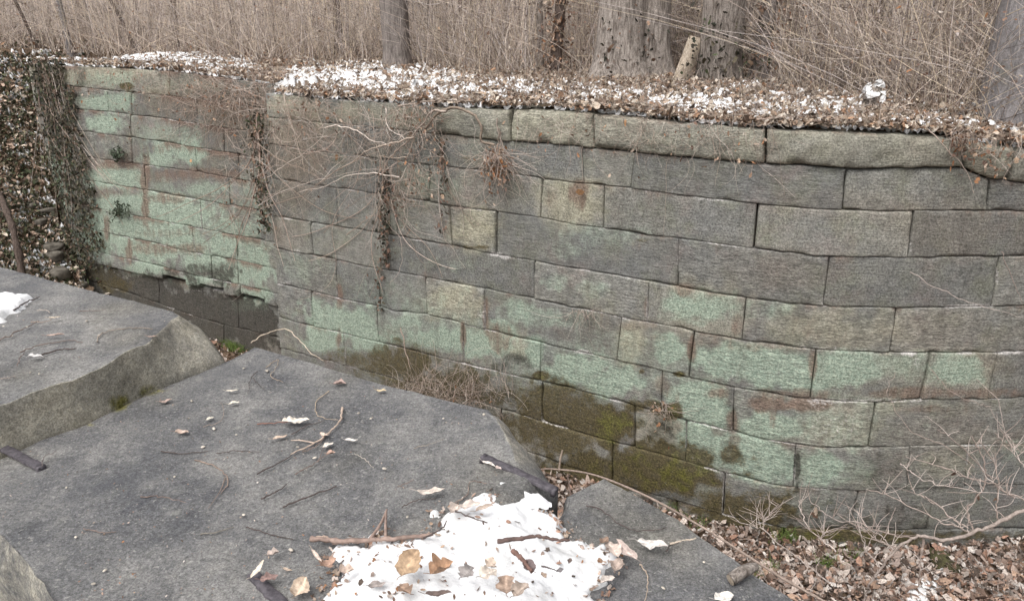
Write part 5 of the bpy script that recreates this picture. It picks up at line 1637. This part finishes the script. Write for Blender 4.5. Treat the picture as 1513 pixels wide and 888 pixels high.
# small pale bits: seeds, snail shells, chips
BITS = [(128, 474, 1), (146, 495, 1), (45, 550, 1), (58, 552, 1), (18, 496, 1), (40, 483, 1), (5, 482, 1), (360, 544, 0), (395, 548, 0), (283, 592, 0), (394, 547, 0), (349, 642, 0), (316, 633, 0), (465, 676, 0), (98, 720, 0), (258, 704, 0), (112, 793, 0), (155, 842, 0), (138, 862, 0), (300, 660, 0), (602, 763, 0), (1040, 830, 2), (980, 868, 2), (440, 660, 0), (530, 610, 0), (568, 692, 0), (655, 618, 0), (715, 612, 0), (360, 760, 0), (430, 812, 0), (548, 618, 0)]
for px, py, s in BITS:
    z = (3.605, 3.81, 3.515)[s]
    C = on_z(px, py, z + .003)
    r = random.uniform(.004, .007)
    th = np.linspace(0, 2 * math.pi, 8)[:, None]; ph = np.linspace(-math.pi / 2, math.pi / 2, 5)[None, :]
    a = random.random() * 3
    V = np.stack([np.cos(ph) * np.cos(th) * r * random.uniform(1, 2), np.cos(ph) * np.sin(th) * r, np.sin(ph) * r * .6 + 0 * th], -1).reshape(-1, 3)
    V = V @ np.array([[math.cos(a), math.sin(a), 0], [-math.sin(a), math.cos(a), 0], [0, 0, 1]])
    tag(obj('seed', V + C, grid_faces(8, 5), M_LEAF, None, {'col': np.tile(np.array([.6, .54, .46]) * random.uniform(.6, 1.1), (40, 1))}, True, C), 'tiny pale seed lying loose on a stone slab', 'seed', 'pale seeds scattered on the slabs')

def twig(pts, z, r_, label, col=(.17, .13, .115), group=None, side=(), cat='twig', lift=.004, name='twig'):
    r = r_ * .8
    X = spl(pts, max(10, len(pts) * 7))
    X = X + kink(len(X), .9)
    P = on_z(X[:, 0], X[:, 1], z)
    P[:, 2] += r + lift * (.5 + .5 * np.sin(np.linspace(0, 5, len(P))))
    rr = r * np.linspace(1, .55, len(P)) * (1 + .15 * RNG.normal(size=len(P)))
    parts = [tubes(P, np.abs(rr), 6)]
    for s in side:
        X = spl(s, 10); Q = on_z(X[:, 0], X[:, 1], z); Q[:, 2] += r + .006 * np.linspace(0, 1, 10)
        parts.append(tubes(Q, r * np.linspace(.7, .35, 10), 5))
    V, F = join(parts)
    return tag(obj(name, V, F, M_STEM, None, {'col': np.tile(np.array(col), (len(V), 1)) * RNG.uniform(.8, 1.2, (len(V), 1))}, True, P[0]), label, cat, group)
Z2, Z1, Z3 = 3.603, 3.808, 3.505
DK = (.10, .08, .075); MID = (.2, .155, .135); PAL = (.48, .38, .31)
twig([(506, 604), (503, 622), (492, 636), (468, 655), (430, 672)], Z2, .006, 'forked pale twig in the middle of the largest slab', PAL, side=[[(465, 656), (445, 653), (430, 654)]])
twig([(486, 579), (470, 592), (466, 606), (474, 618), (500, 621)], Z2, .0028, 'curved straw coloured twig above the forked one', (.45, .36, .27))
twig([(418, 751), (455, 736), (497, 720)], Z2, .0042, 'straight dark twig lowest in the middle of the largest slab', DK)
twig([(380, 702), (412, 686), (438, 667)], Z2, .0038, 'dark twig left of the white blade shaped leaf', DK)
twig([(436, 702), (455, 692), (490, 668)], Z2, .003, 'bent brown twig between two straight dark ones', MID, side=[[(470, 683), (480, 660)]])
twig([(386, 738), (405, 730), (424, 716)], Z2, .0036, 'short dark twig near the straight lowest one', DK)
twig([(447, 669), (466, 662), (478, 650), (480, 640)], Z2, .003, 'brown twig touching the little cream leaf', MID)
twig([(430, 643), (455, 630), (480, 622)], Z2, .003, 'fine dark twig under the creamy ragged leaf', DK)
twig([(380, 628), (420, 626), (440, 620)], Z2, .003, 'red brown stalk sticking out left of the creamy leaf', (.26, .13, .10))
twig([(393, 544), (404, 536), (412, 533), (408, 545), (400, 556), (418, 565)], Z2, .0022, 'hooked grass stem near the far corner of the largest slab', (.38, .3, .22))
twig([(374, 560), (383, 570), (392, 576)], Z2, .002, 'short straight stem beside the hooked grass stem', DK)
twig([(381, 550), (370, 562), (366, 582)], Z2, .0026, 'bent dark stem by the two cream seed pods', DK)
twig([(238, 668), (270, 672), (308, 667)], Z2, .003, 'fine dark twig below the curled tan leaf', DK)
twig([(288, 681), (315, 690), (333, 702), (336, 716), (326, 731)], Z2, .0032, 'long curved twig like a fish hook on bare stone', (.28, .21, .17), side=[[(333, 706), (325, 728), (308, 754)]])
twig([(208, 735), (240, 736), (275, 743)], Z2, .0028, 'faint brown twig left of the fish hook twig', MID)
twig([(124, 782), (150, 788), (172, 786)], Z2, .0028, 'lone brown twig on the lower left of the largest slab', MID)
twig([(296, 791), (320, 788), (346, 779)], Z2, .003, 'lichen spotted twig above the iron bar', (.22, .2, .17))
twig([(364, 780), (395, 790), (433, 798)], Z2, .0028, 'thin stem pointing at the peeled stick', DK)
twig([(588, 721), (600, 716), (612, 709)], Z2, .0026, 'short brown twig above the creamy curled leaf', MID)
twig([(594, 751), (615, 741), (645, 736)], Z2, .0026, 'fine bent twig just under the creamy curled leaf', DK)
twig([(524, 671), (540, 681), (552, 692)], Z2, .002, 'pale straight stem right of the forked twig', (.42, .38, .33))
twig([(612, 663), (635, 658), (655, 648)], Z2, .002, 'hair thin stem toward the far edge of the largest slab', (.28, .24, .2))
twig([(320, 671), (350, 668), (386, 668)], Z2, .0024, 'fine stem joining the red brown stalk', DK)
twig([(300, 632), (327, 624), (330, 604), (326, 594)], Z2, .0018, 'looped hair thin stem around the whitish seed wing', (.3, .24, .2))
twig([(62, 690), (66, 676), (84, 668)], Z2 + .01, .0022, 'wiry stem rising at the iron bar end', (.2, .17, .16))
twig([(460, 800), (500, 804), (550, 802), (600, 798), (640, 792)], 3.625, .012, 'long peeled stick lying along the upper edge of the snow', (.30, .22, .185), side=[[(545, 803), (562, 780), (572, 758)], [(570, 800), (570, 780), (571, 760)]], cat='stick', name='stick')
twig([(625, 797), (650, 785), (660, 770)], 3.64, .004, 'short dark twig where the stick meets the snow tip', DK)
twig([(670, 746), (690, 732), (695, 712), (720, 715)], Z2, .0026, 'angular bare twig standing over the upper snow tip', (.26, .2, .17))
twig([(673, 757), (700, 768), (720, 773)], 3.69, .0036, 'thin black twig on the upper snow tip', DK)
twig([(735, 803), (765, 800), (792, 796), (818, 800), (842, 800)], 3.70, .009, 'crooked dark bark stick lying across the snow', (.13, .09, .08), cat='stick', name='stick')
twig([(758, 818), (774, 834), (786, 848)], 3.69, .011, 'short thick brown bark piece lying in the snow', (.20, .12, .10), cat='stick', name='stick')
twig([(800, 838), (812, 841), (824, 843)], 3.66, .003, 'short black twig beside the tan scrap on snow', DK)
twig([(990, 805), (1008, 801), (1028, 796)], Z3 + .02, .0045, 'pale straight stick at the tip of the wide dirty white leaf', (.56, .47, .38))
twig([(866, 748), (890, 756), (910, 772), (940, 785), (975, 783), (985, 780)], Z3, .003, 'thin dark twig crossing the pointed slab', DK)
twig([(984, 816), (990, 808), (1002, 802)], Z3 + .01, .003, 'dark twig leaning on the wide dirty white leaf', DK)
twig([(945, 835), (955, 850), (957, 870), (952, 890)], Z3, .003, 'straw stem curving below the leaf pile', (.42, .34, .27))
twig([(143, 507), (150, 495), (170, 489), (200, 486), (226, 487)], Z1, .0034, 'arched grey twig on the higher slab', (.30, .25, .21))
twig([(62, 526), (85, 520), (113, 516)], Z1, .005, 'straight dark twig with a white leaf on the higher slab', DK)
twig([(30, 522), (60, 512), (100, 504), (122, 507)], Z1, .0034, 'long thin twig behind the straight dark one on the higher slab', MID)
twig([(0, 505), (30, 490), (58, 475)], Z1, .0034, 'slanting twig left of the straw coloured leaf', MID)
twig([(20, 460), (40, 448), (60, 440)], Z1, .005, 'dark crooked twig beside the snow on the higher slab', DK)
twig([(118, 460), (135, 461), (155, 458)], Z1, .0028, 'short grey twig toward the far edge of the higher slab', MID)
twig([(55, 460), (70, 460), (74, 463)], Z1, .003, 'bent pale stem right of the snow on the higher slab', (.44, .38, .33))
twig([(0, 562), (12, 560), (24, 556)], Z1, .003, 'short twig nearest the left end of the broken edge', (.34, .29, .26))
twig([(26, 542), (30, 530), (37, 520)], Z1, .0024, 'small curved stem left of the white crumpled leaf', MID)
twig([(46, 477), (60, 477), (76, 473)], Z1, .0024, 'fine stalk crossing the straw coloured leaf', (.4, .3, .24))

# broken log end on the pointed slab
def log_piece():
    a, b = on_z(1080, 856, 3.53), on_z(1118, 836, 3.55)
    t = thing('log', tuple(a), 'short broken log end with peeling bark on the pointed slab', 'log')
    V, F = trunk_mesh([a, .5 * (a + b) + [0, 0, .006], b], [.019, .02, .018, .012], 7, nseg=14, rows=16, depth=.2)
    obj('bark', V, F, M_BARK_PALE, t)
    d = (a - b) / np.linalg.norm(a - b)
    s = np.cross(d, [0, 0, 1]); s /= np.linalg.norm(s); u = np.cross(s, d)
    th = np.linspace(0, 2 * math.pi, 14, endpoint=False)
    V = np.vstack([a + d * .003 + (np.cos(th)[:, None] * s + np.sin(th)[:, None] * u) * .018, [a + d * .008]])
    i = np.arange(14)
    obj('cut_end', V, np.stack([i, (i + 1) % 14, np.full(14, 14)], 1), M_WOOD, t)
log_piece()

# ------------------------------------------------------------------ down in the lock
def pole(pts, r0, r1, label, col, name='stick', cat='stick', off=.1):
    X = spl(pts, 40)
    P = W(X[:, 0], X[:, 1], np.linspace(off[0], off[1], 40) if hasattr(off, '__len__') else off)
    V, F = tubes(P, np.linspace(r0, r1, 40) * (1 + .08 * RNG.normal(size=40)), 7)
    return tag(obj(name, V, F, M_STEM, None, {'col': np.tile(np.array(col), (len(V), 1)) * RNG.uniform(.85, 1.15, (len(V), 1))}, True, P[0]), label, cat)
pole([(790, 694), (820, 693), (880, 702), (960, 735), (1040, 780), (1100, 818), (1160, 856), (1230, 895), (1300, 940)], .010, .013, 'very long thin pole lying along the lock floor past the pointed slab', (.33, .26, .22), off=(.25, 1.9))
pole([(831, 665), (828, 678), (826, 695)], .010, .012, 'pale stub of a stem standing by the mossy wall foot', (.46, .37, .30), off=.35)
pole([(845, 745), (842, 722), (838, 700)], .008, .006, 'thin leaning stem in the gap next to the long iron bar', (.30, .22, .19), off=1.2)

# bare shrub at the right, lying over in front of the wall
def shrub():
    base = W(1540, 748, 1.0)
    t = thing('bare_shrub', tuple(base), 'bare pale branched shrub sprawling in front of the wall at the right', 'shrub')
    S = []
    def B(pts, r, o0=.9, o1=None):
        X = spl(pts, max(10, len(pts) * 6)); X = X + kink(len(X), 1.6); o = np.linspace(o0, o0 if o1 is None else o1, len(X))
        P = W(X[:, 0], X[:, 1], o)
        S.append((P, np.linspace(r, r * .5, len(P)) * .8 * (1 + .12 * RNG.normal(size=len(P)))))
        return P
    main = B([(1580, 735), (1513, 755), (1475, 772), (1437, 787), (1405, 797), (1367, 794), (1348, 794), (1324, 813), (1300, 840), (1286, 862), (1275, 890)], .023, 1.0)
    B([(1364, 796), (1360, 830), (1358, 866)], .014, 1.0)
    B([(1437, 787), (1433, 770), (1432, 750), (1455, 720), (1455, 690), (1448, 665), (1436, 645)], .011, .9, .6)
    B([(1513, 738), (1490, 728), (1470, 715), (1430, 706), (1390, 690), (1340, 674)], .010, .9, .5)
    B([(1500, 735), (1475, 720), (1450, 690), (1410, 650), (1385, 635)], .008, .9, .5)
    B([(1475, 770), (1473, 745), (1474, 710), (1468, 680), (1445, 652)], .009, .9, .6)
    B([(1437, 787), (1400, 774), (1370, 760), (1320, 735), (1280, 722)], .009, .9, .4)
    B([(1430, 780), (1410, 770), (1390, 750), (1365, 735), (1345, 722)], .007, .9, .5)
    B([(1348, 794), (1320, 790), (1290, 782), (1275, 772), (1277, 750)], .009, 1.0, .6)
    B([(1270, 772), (1235, 768), (1215, 755), (1198, 740)], .008, .8, .4)
    B([(1330, 810), (1300, 800), (1285, 790), (1270, 777)], .009, 1, .8)
    B([(1300, 838), (1280, 812), (1272, 790), (1270, 772)], .008, 1, .8)
    B([(1320, 812), (1300, 790), (1270, 777)], .006, 1, .8)
    B([(1235, 815), (1215, 797), (1195, 780), (1185, 755), (1180, 740)], .008, .7, .3)
    B([(1210, 795), (1216, 790), (1218, 786)], .004, .6)
    B([(1225, 860), (1180, 825), (1128, 783), (1113, 780), (1080, 762)], .008, .9, .4)
    B([(1128, 783), (1131, 766), (1150, 745)], .006, .5, .4)
    B([(1131, 770), (1126, 766)], .004, .45)
    B([(1330, 685), (1345, 697), (1375, 712), (1420, 722), (1513, 735)], .006, .4, .9)
    B([(1513, 690), (1490, 655), (1475, 590)], .007, .8, .5)
    B([(1470, 640), (1485, 655), (1500, 663), (1513, 668)], .005, .6)
    B([(1440, 690), (1400, 660), (1350, 640), (1320, 600), (1310, 575), (1324, 550)], .004, .7, .2)
    B([(1375, 545), (1400, 575), (1440, 595), (1465, 600)], .004, .3)
    B([(1480, 372), (1495, 410), (1513, 450)], .006, .3)
    B([(1345, 402), (1390, 428), (1450, 452), (1513, 468)], .005, .2)
    rg = np.random.default_rng(3)
    allP = [p for p, r in S]
    for k in range(230):
        P = allP[rg.integers(len(allP) - 4)]
        q = P[rg.integers(2, len(P))]
        x, y = px_of(q)
        a = math.radians(rg.choice([-150, -120, -60, -30, -90]) + rg.normal(0, 18)); L = rg.uniform(10, 46)
        o = -(q[:2] - W(x, y)[:2]) @ NN
        pts = [(x, y), (x + math.cos(a) * L * .5 + rg.normal(0, 2), y + math.sin(a) * L * .5 + rg.normal(0, 2)), (x + math.cos(a) * L + rg.normal(0, 4), y + math.sin(a) * L)]
        X = spl(pts, 8)
        S.append((W(X[:, 0], X[:, 1], np.linspace(max(.1, o), max(.1, o - .1), 8)), np.linspace(.0032, .0014, 8)))
    stem_obj('branches', S, t, 6, np.array([[.42, .35, .31], [.34, .275, .24], [.50, .43, .39]]))
    lf = np.array([(1206, 755), (1203, 760), (1410, 700), (1470, 735), (1445, 735), (1190, 246), (1176, 252)])
    P = W(lf[:, 0], lf[:, 1], .4)
    V, F, C = face_leaves(P[:5], False, np.full(5, .09), DRYL, .6)
    obj('leaves', V, F, M_LEAF, t, {'col': C})
shrub()

# mossy lump coloured dark for the hollow at the shrub's foot, with snow
M_HOLLOW = plain_material('mossy_dark_hollow', (.035, .03, .018), (.10, .095, .045), 14, .95, .03)
rk = rock(1390, 836, 46, 'mossy lump coloured dark for the hollow beneath the bare shrub', None, z=.0, hgt=.55, mat=M_HOLLOW)
def lock_snow():
    poly_px = [(1340, 880), (1350, 855), (1368, 848), (1378, 862), (1372, 888), (1345, 905)], [(1378, 850), (1392, 836), (1396, 848), (1384, 868), (1372, 872)], [(1290, 855), (1305, 850), (1300, 862)]
    for pp in poly_px:
        o = small_snow(pp, .085, .015)
lock_snow()

# green grass tufts
def tufts(spots_):
    parts = []
    for px, py, n, z in spots_:
        P = on_z(px + RNG.normal(0, 7, n), py + RNG.normal(0, 3, n), z)
        t = np.linspace(0, 1, 5)
        h = RNG.uniform(.06, .17, n); d = RNG.normal(0, .5, (n, 2))
        X = P[:, None, :] + np.stack([d[:, :1] * h[:, None] * t ** 2, d[:, 1:] * h[:, None] * t ** 2, h[:, None] * t], -1)
        parts.append(tubes(X, np.linspace(.004, .001, 5), 3))
    V, F = join(parts)
    tag(obj('grass', V, F, M_GRASS), kind='stuff')
tufts([(345, 512, 260, .04), (352, 518, 160, .04), (1150, 800, 24, .06), (1110, 858, 24, .06), (1138, 848, 20, .06), (1030, 778, 24, .06), (1260, 822, 20, .06), (1220, 838, 40, .06), (1165, 798, 40, .06), (990, 752, 30, .06)])

# large leaves that stand out in the litter above the wall
for px, py, s, c, lab in ((505, 82, 26, (.44, .27, .15), 'upright orange leaf behind the long snow patch'), (938, 92, 26, (.42, .23, .12), 'russet leaf at the foot of the two joined trunks'), (1286, 158, 22, (.34, .15, .08), 'red brown leaf hanging on the snow topped stump'), (570, 122, 20, (.46, .30, .2), 'tan leaf lying on the long snow patch'), (612, 127, 18, (.48, .34, .24), 'lighter tan leaf right of its twin on the long snow patch')):
    P = on_top(px, py)
    big_leaf(px, py, 0, s, s * .8, U(0, 3), lab, c, 1.0, 3, None, .8, surf=P + np.array([0, 0, .05]))
for px, py, lp, ang, lab in ((857, 284, 15, 1.4, 'rusty hanging leaf on the olive tan wall block'), (924, 182, 11, 1.4, 'orange leaf dangling over the second tan coping stone'), (282, 238, 10, 1.2, 'small orange leaf caught on the set back wall'), (497, 233, 12, 1.2, 'reddish leaf caught in the stems left of the root tangle')):
    P = W(px, py, .06, px < 400)
    sc = np.linalg.norm(P - CAM) / FPX
    V, F, C = face_leaves(P[None], px < 400, np.array([lp * sc]), np.array([[.36, .20, .10]]), .3)
    tag(obj('leaf', V, F, M_LEAF, None, {'col': C}), lab, 'leaf')

# the pale stem standing on the left bank
P0_, P1_ = on_bank(36, 425), on_bank(2, 310)
V, F = tubes(spl([P0_ + [0, 0, -.2], .5 * (P0_ + P1_) + [.25, -.25, .35], P1_ + [0, -.1, .6], P1_ + [-.7, 0, 1.6]], 30), np.linspace(.065, .04, 30) * (1 + .1 * RNG.normal(size=30)), 12)
t = thing('tree', tuple(P0_), 'crooked tan trunk rising from the snowy left bank', 'tree')
obj('trunk', V + (fbm(V, 8, 3, 3)[:, None] - .5) * .05, F, M_BARK_DARK, t)

# leaf crumbs frozen into the snow and swept against its edges
n = 420
e = RNG.integers(0, len(SPOLY), n)
tt = RNG.uniform(0, 1, (n, 1))
P2 = SPOLY[e] * (1 - tt) + SPOLY[(e + 1) % len(SPOLY)] * tt + RNG.normal(0, .022, (n, 2))
px = RNG.uniform(480, 930, 260); py = RNG.uniform(740, 940, 260)
Q = on_z(px, py, 3.66)[:, :2]
Q = Q[poly_dist(np.hstack([Q, Q[:, :1]]), SPOLY) > .02]
P2 = np.vstack([P2, Q])
P = np.hstack([P2, np.zeros((len(P2), 1))])
r_ = -(P2 @ DL)
surf = np.maximum(snow_z(P), 3.604 - .1 * smooth(R0, R0 + .25, r_))
P[:, 2] = surf + .004
x, y = px_of(P)
ok_ = ~((x > 770) & (x < 850) & (y < 735))
P = P[ok_]
V, F, C = leaves(P, RNG.uniform(.006, .028, len(P)), .55, np.vstack([DRYL, PALE]))
tag(obj('leaf_litter', V, F, M_LEAF, None, {'col': C}), kind='stuff')
# grit, bark crumbs and dust of leaves on the slabs
n = 900
px = RNG.uniform(-30, 760, n); py = RNG.uniform(430, 930, n)
P = on_z(px, py, 3.606)
z1 = (py < 600 - .47 * px) | ((px < 250) & (py < 480 + (250 - px) * .44))
P[z1] = on_z(px[z1], py[z1], 3.812)
face = (py > 480 + (250 - px) * .40) & (py < 535 + (335 - px) * .44)
far = py < 515 + (px - 376) * .31
near_ = (px < 110) & (py > 770)
P = P[~face & ~((px > 330) & far) & ~near_ & ~((px < 335) & (py < 408 + px * .2))]
V, F, C = leaves(P, RNG.uniform(.003, .010, len(P)), .4, np.vstack([DRYL, PALE]))
tag(obj('debris', V, F, M_LEAF, None, {'col': C}), kind='stuff')

twig([(372, 514), (395, 505), (424, 500), (440, 507), (455, 520), (478, 534)], 3.605, .004, 'long straw coloured stem arching along the far edge of the largest slab', (.50, .42, .33), lift=.05)

# dead twigs matted into the litter above the wall and on the lock floor
def litter_twigs(P, n):
    d = RNG.normal(0, 1, (n, 3)); d[:, 2] *= .18; d /= np.linalg.norm(d, axis=1, keepdims=True)
    L = RNG.uniform(.08, .45, n)
    t = np.linspace(-.5, .5, 5)
    X = P[:, None, :] + d[:, None, :] * (L[:, None] * t)[..., None] + RNG.normal(0, .012, (n, 5, 3))
    V, F = tubes(X, RNG.uniform(.0015, .005, n)[:, None] * np.linspace(1, .6, 5), 3)
    return V, F, np.repeat(VINE_C[RNG.integers(0, len(VINE_C), n)] * RNG.uniform(.4, 1.1, (n, 1)), 15, 0)
P, b, px = strip_points(1500, 3.6, .0)
P[:, 2] += .05
A = litter_twigs(P, 1500)
Q = on_z(RNG.uniform(760, 1600, 520), RNG.uniform(700, 960, 520), .1)
Q = Q[(behind(Q) < -.15)]
B = litter_twigs(Q, len(Q))
for V, F, C in (A, B):
    tag(obj('litter_twigs', V, F, M_STEM, None, {'col': C}), kind='stuff')

# leaves that stick up through the snow on the wall top
P, b, px = strip_points(2200, 3.2, .0)
P[:, 2] += RNG.uniform(.045, .085, len(P))
V, F, C = leaves(P, RNG.uniform(.03, .085, len(P)), .9)
tag(obj('leaf_litter', V, F, M_LEAF, None, {'col': C}), kind='stuff')

# the same litter carried on over the rest of the lock floor and the bank
n = 15000
P = np.stack([RNG.uniform(-13, 7.5, n), RNG.uniform(.5, 14.5, n), np.zeros(n)], -1)
q = P[:, 0] * NN[0] + P[:, 1] * NN[1]
x, y = px_of(P)
P = P[(q > 2.1) & (behind(P) < -.03) & ~((x > 720) & (x < 1600) & (y > 660) & (y < 980))]
P[:, 2] = floor_z(P) + RNG.uniform(.02, .07, len(P))
V, F, C = leaves(P, RNG.uniform(.05, .14, len(P)), .7, PALE)
tag(obj('leaf_litter', V, F, M_LEAF, None, {'col': C}), kind='stuff')
n = 9000
e = RNG.uniform(-1.2, 9, n); q = RNG.uniform(-4.5, 4, n)
P = np.stack([PEND[0] + DL[0] * e + NN[0] * q, PEND[1] + DL[1] * e + NN[1] * q, np.zeros(n)], -1)
x, y = px_of(P)
P = P[(q < .1) | (e > .1)]
P[:, 2] = bank_z(P) + RNG.uniform(.02, .1, len(P))
x, y = px_of(P)
P = P[~((x > -70) & (x < 125) & (y > 85) & (y < 440))]
V, F, C = leaves(P, RNG.uniform(.05, .13, len(P)), .9, 1.4 * np.vstack([IVY, BROWNS * .7]))
tag(obj('leaf_litter', V, F, M_LEAF, None, {'col': C}), kind='stuff')
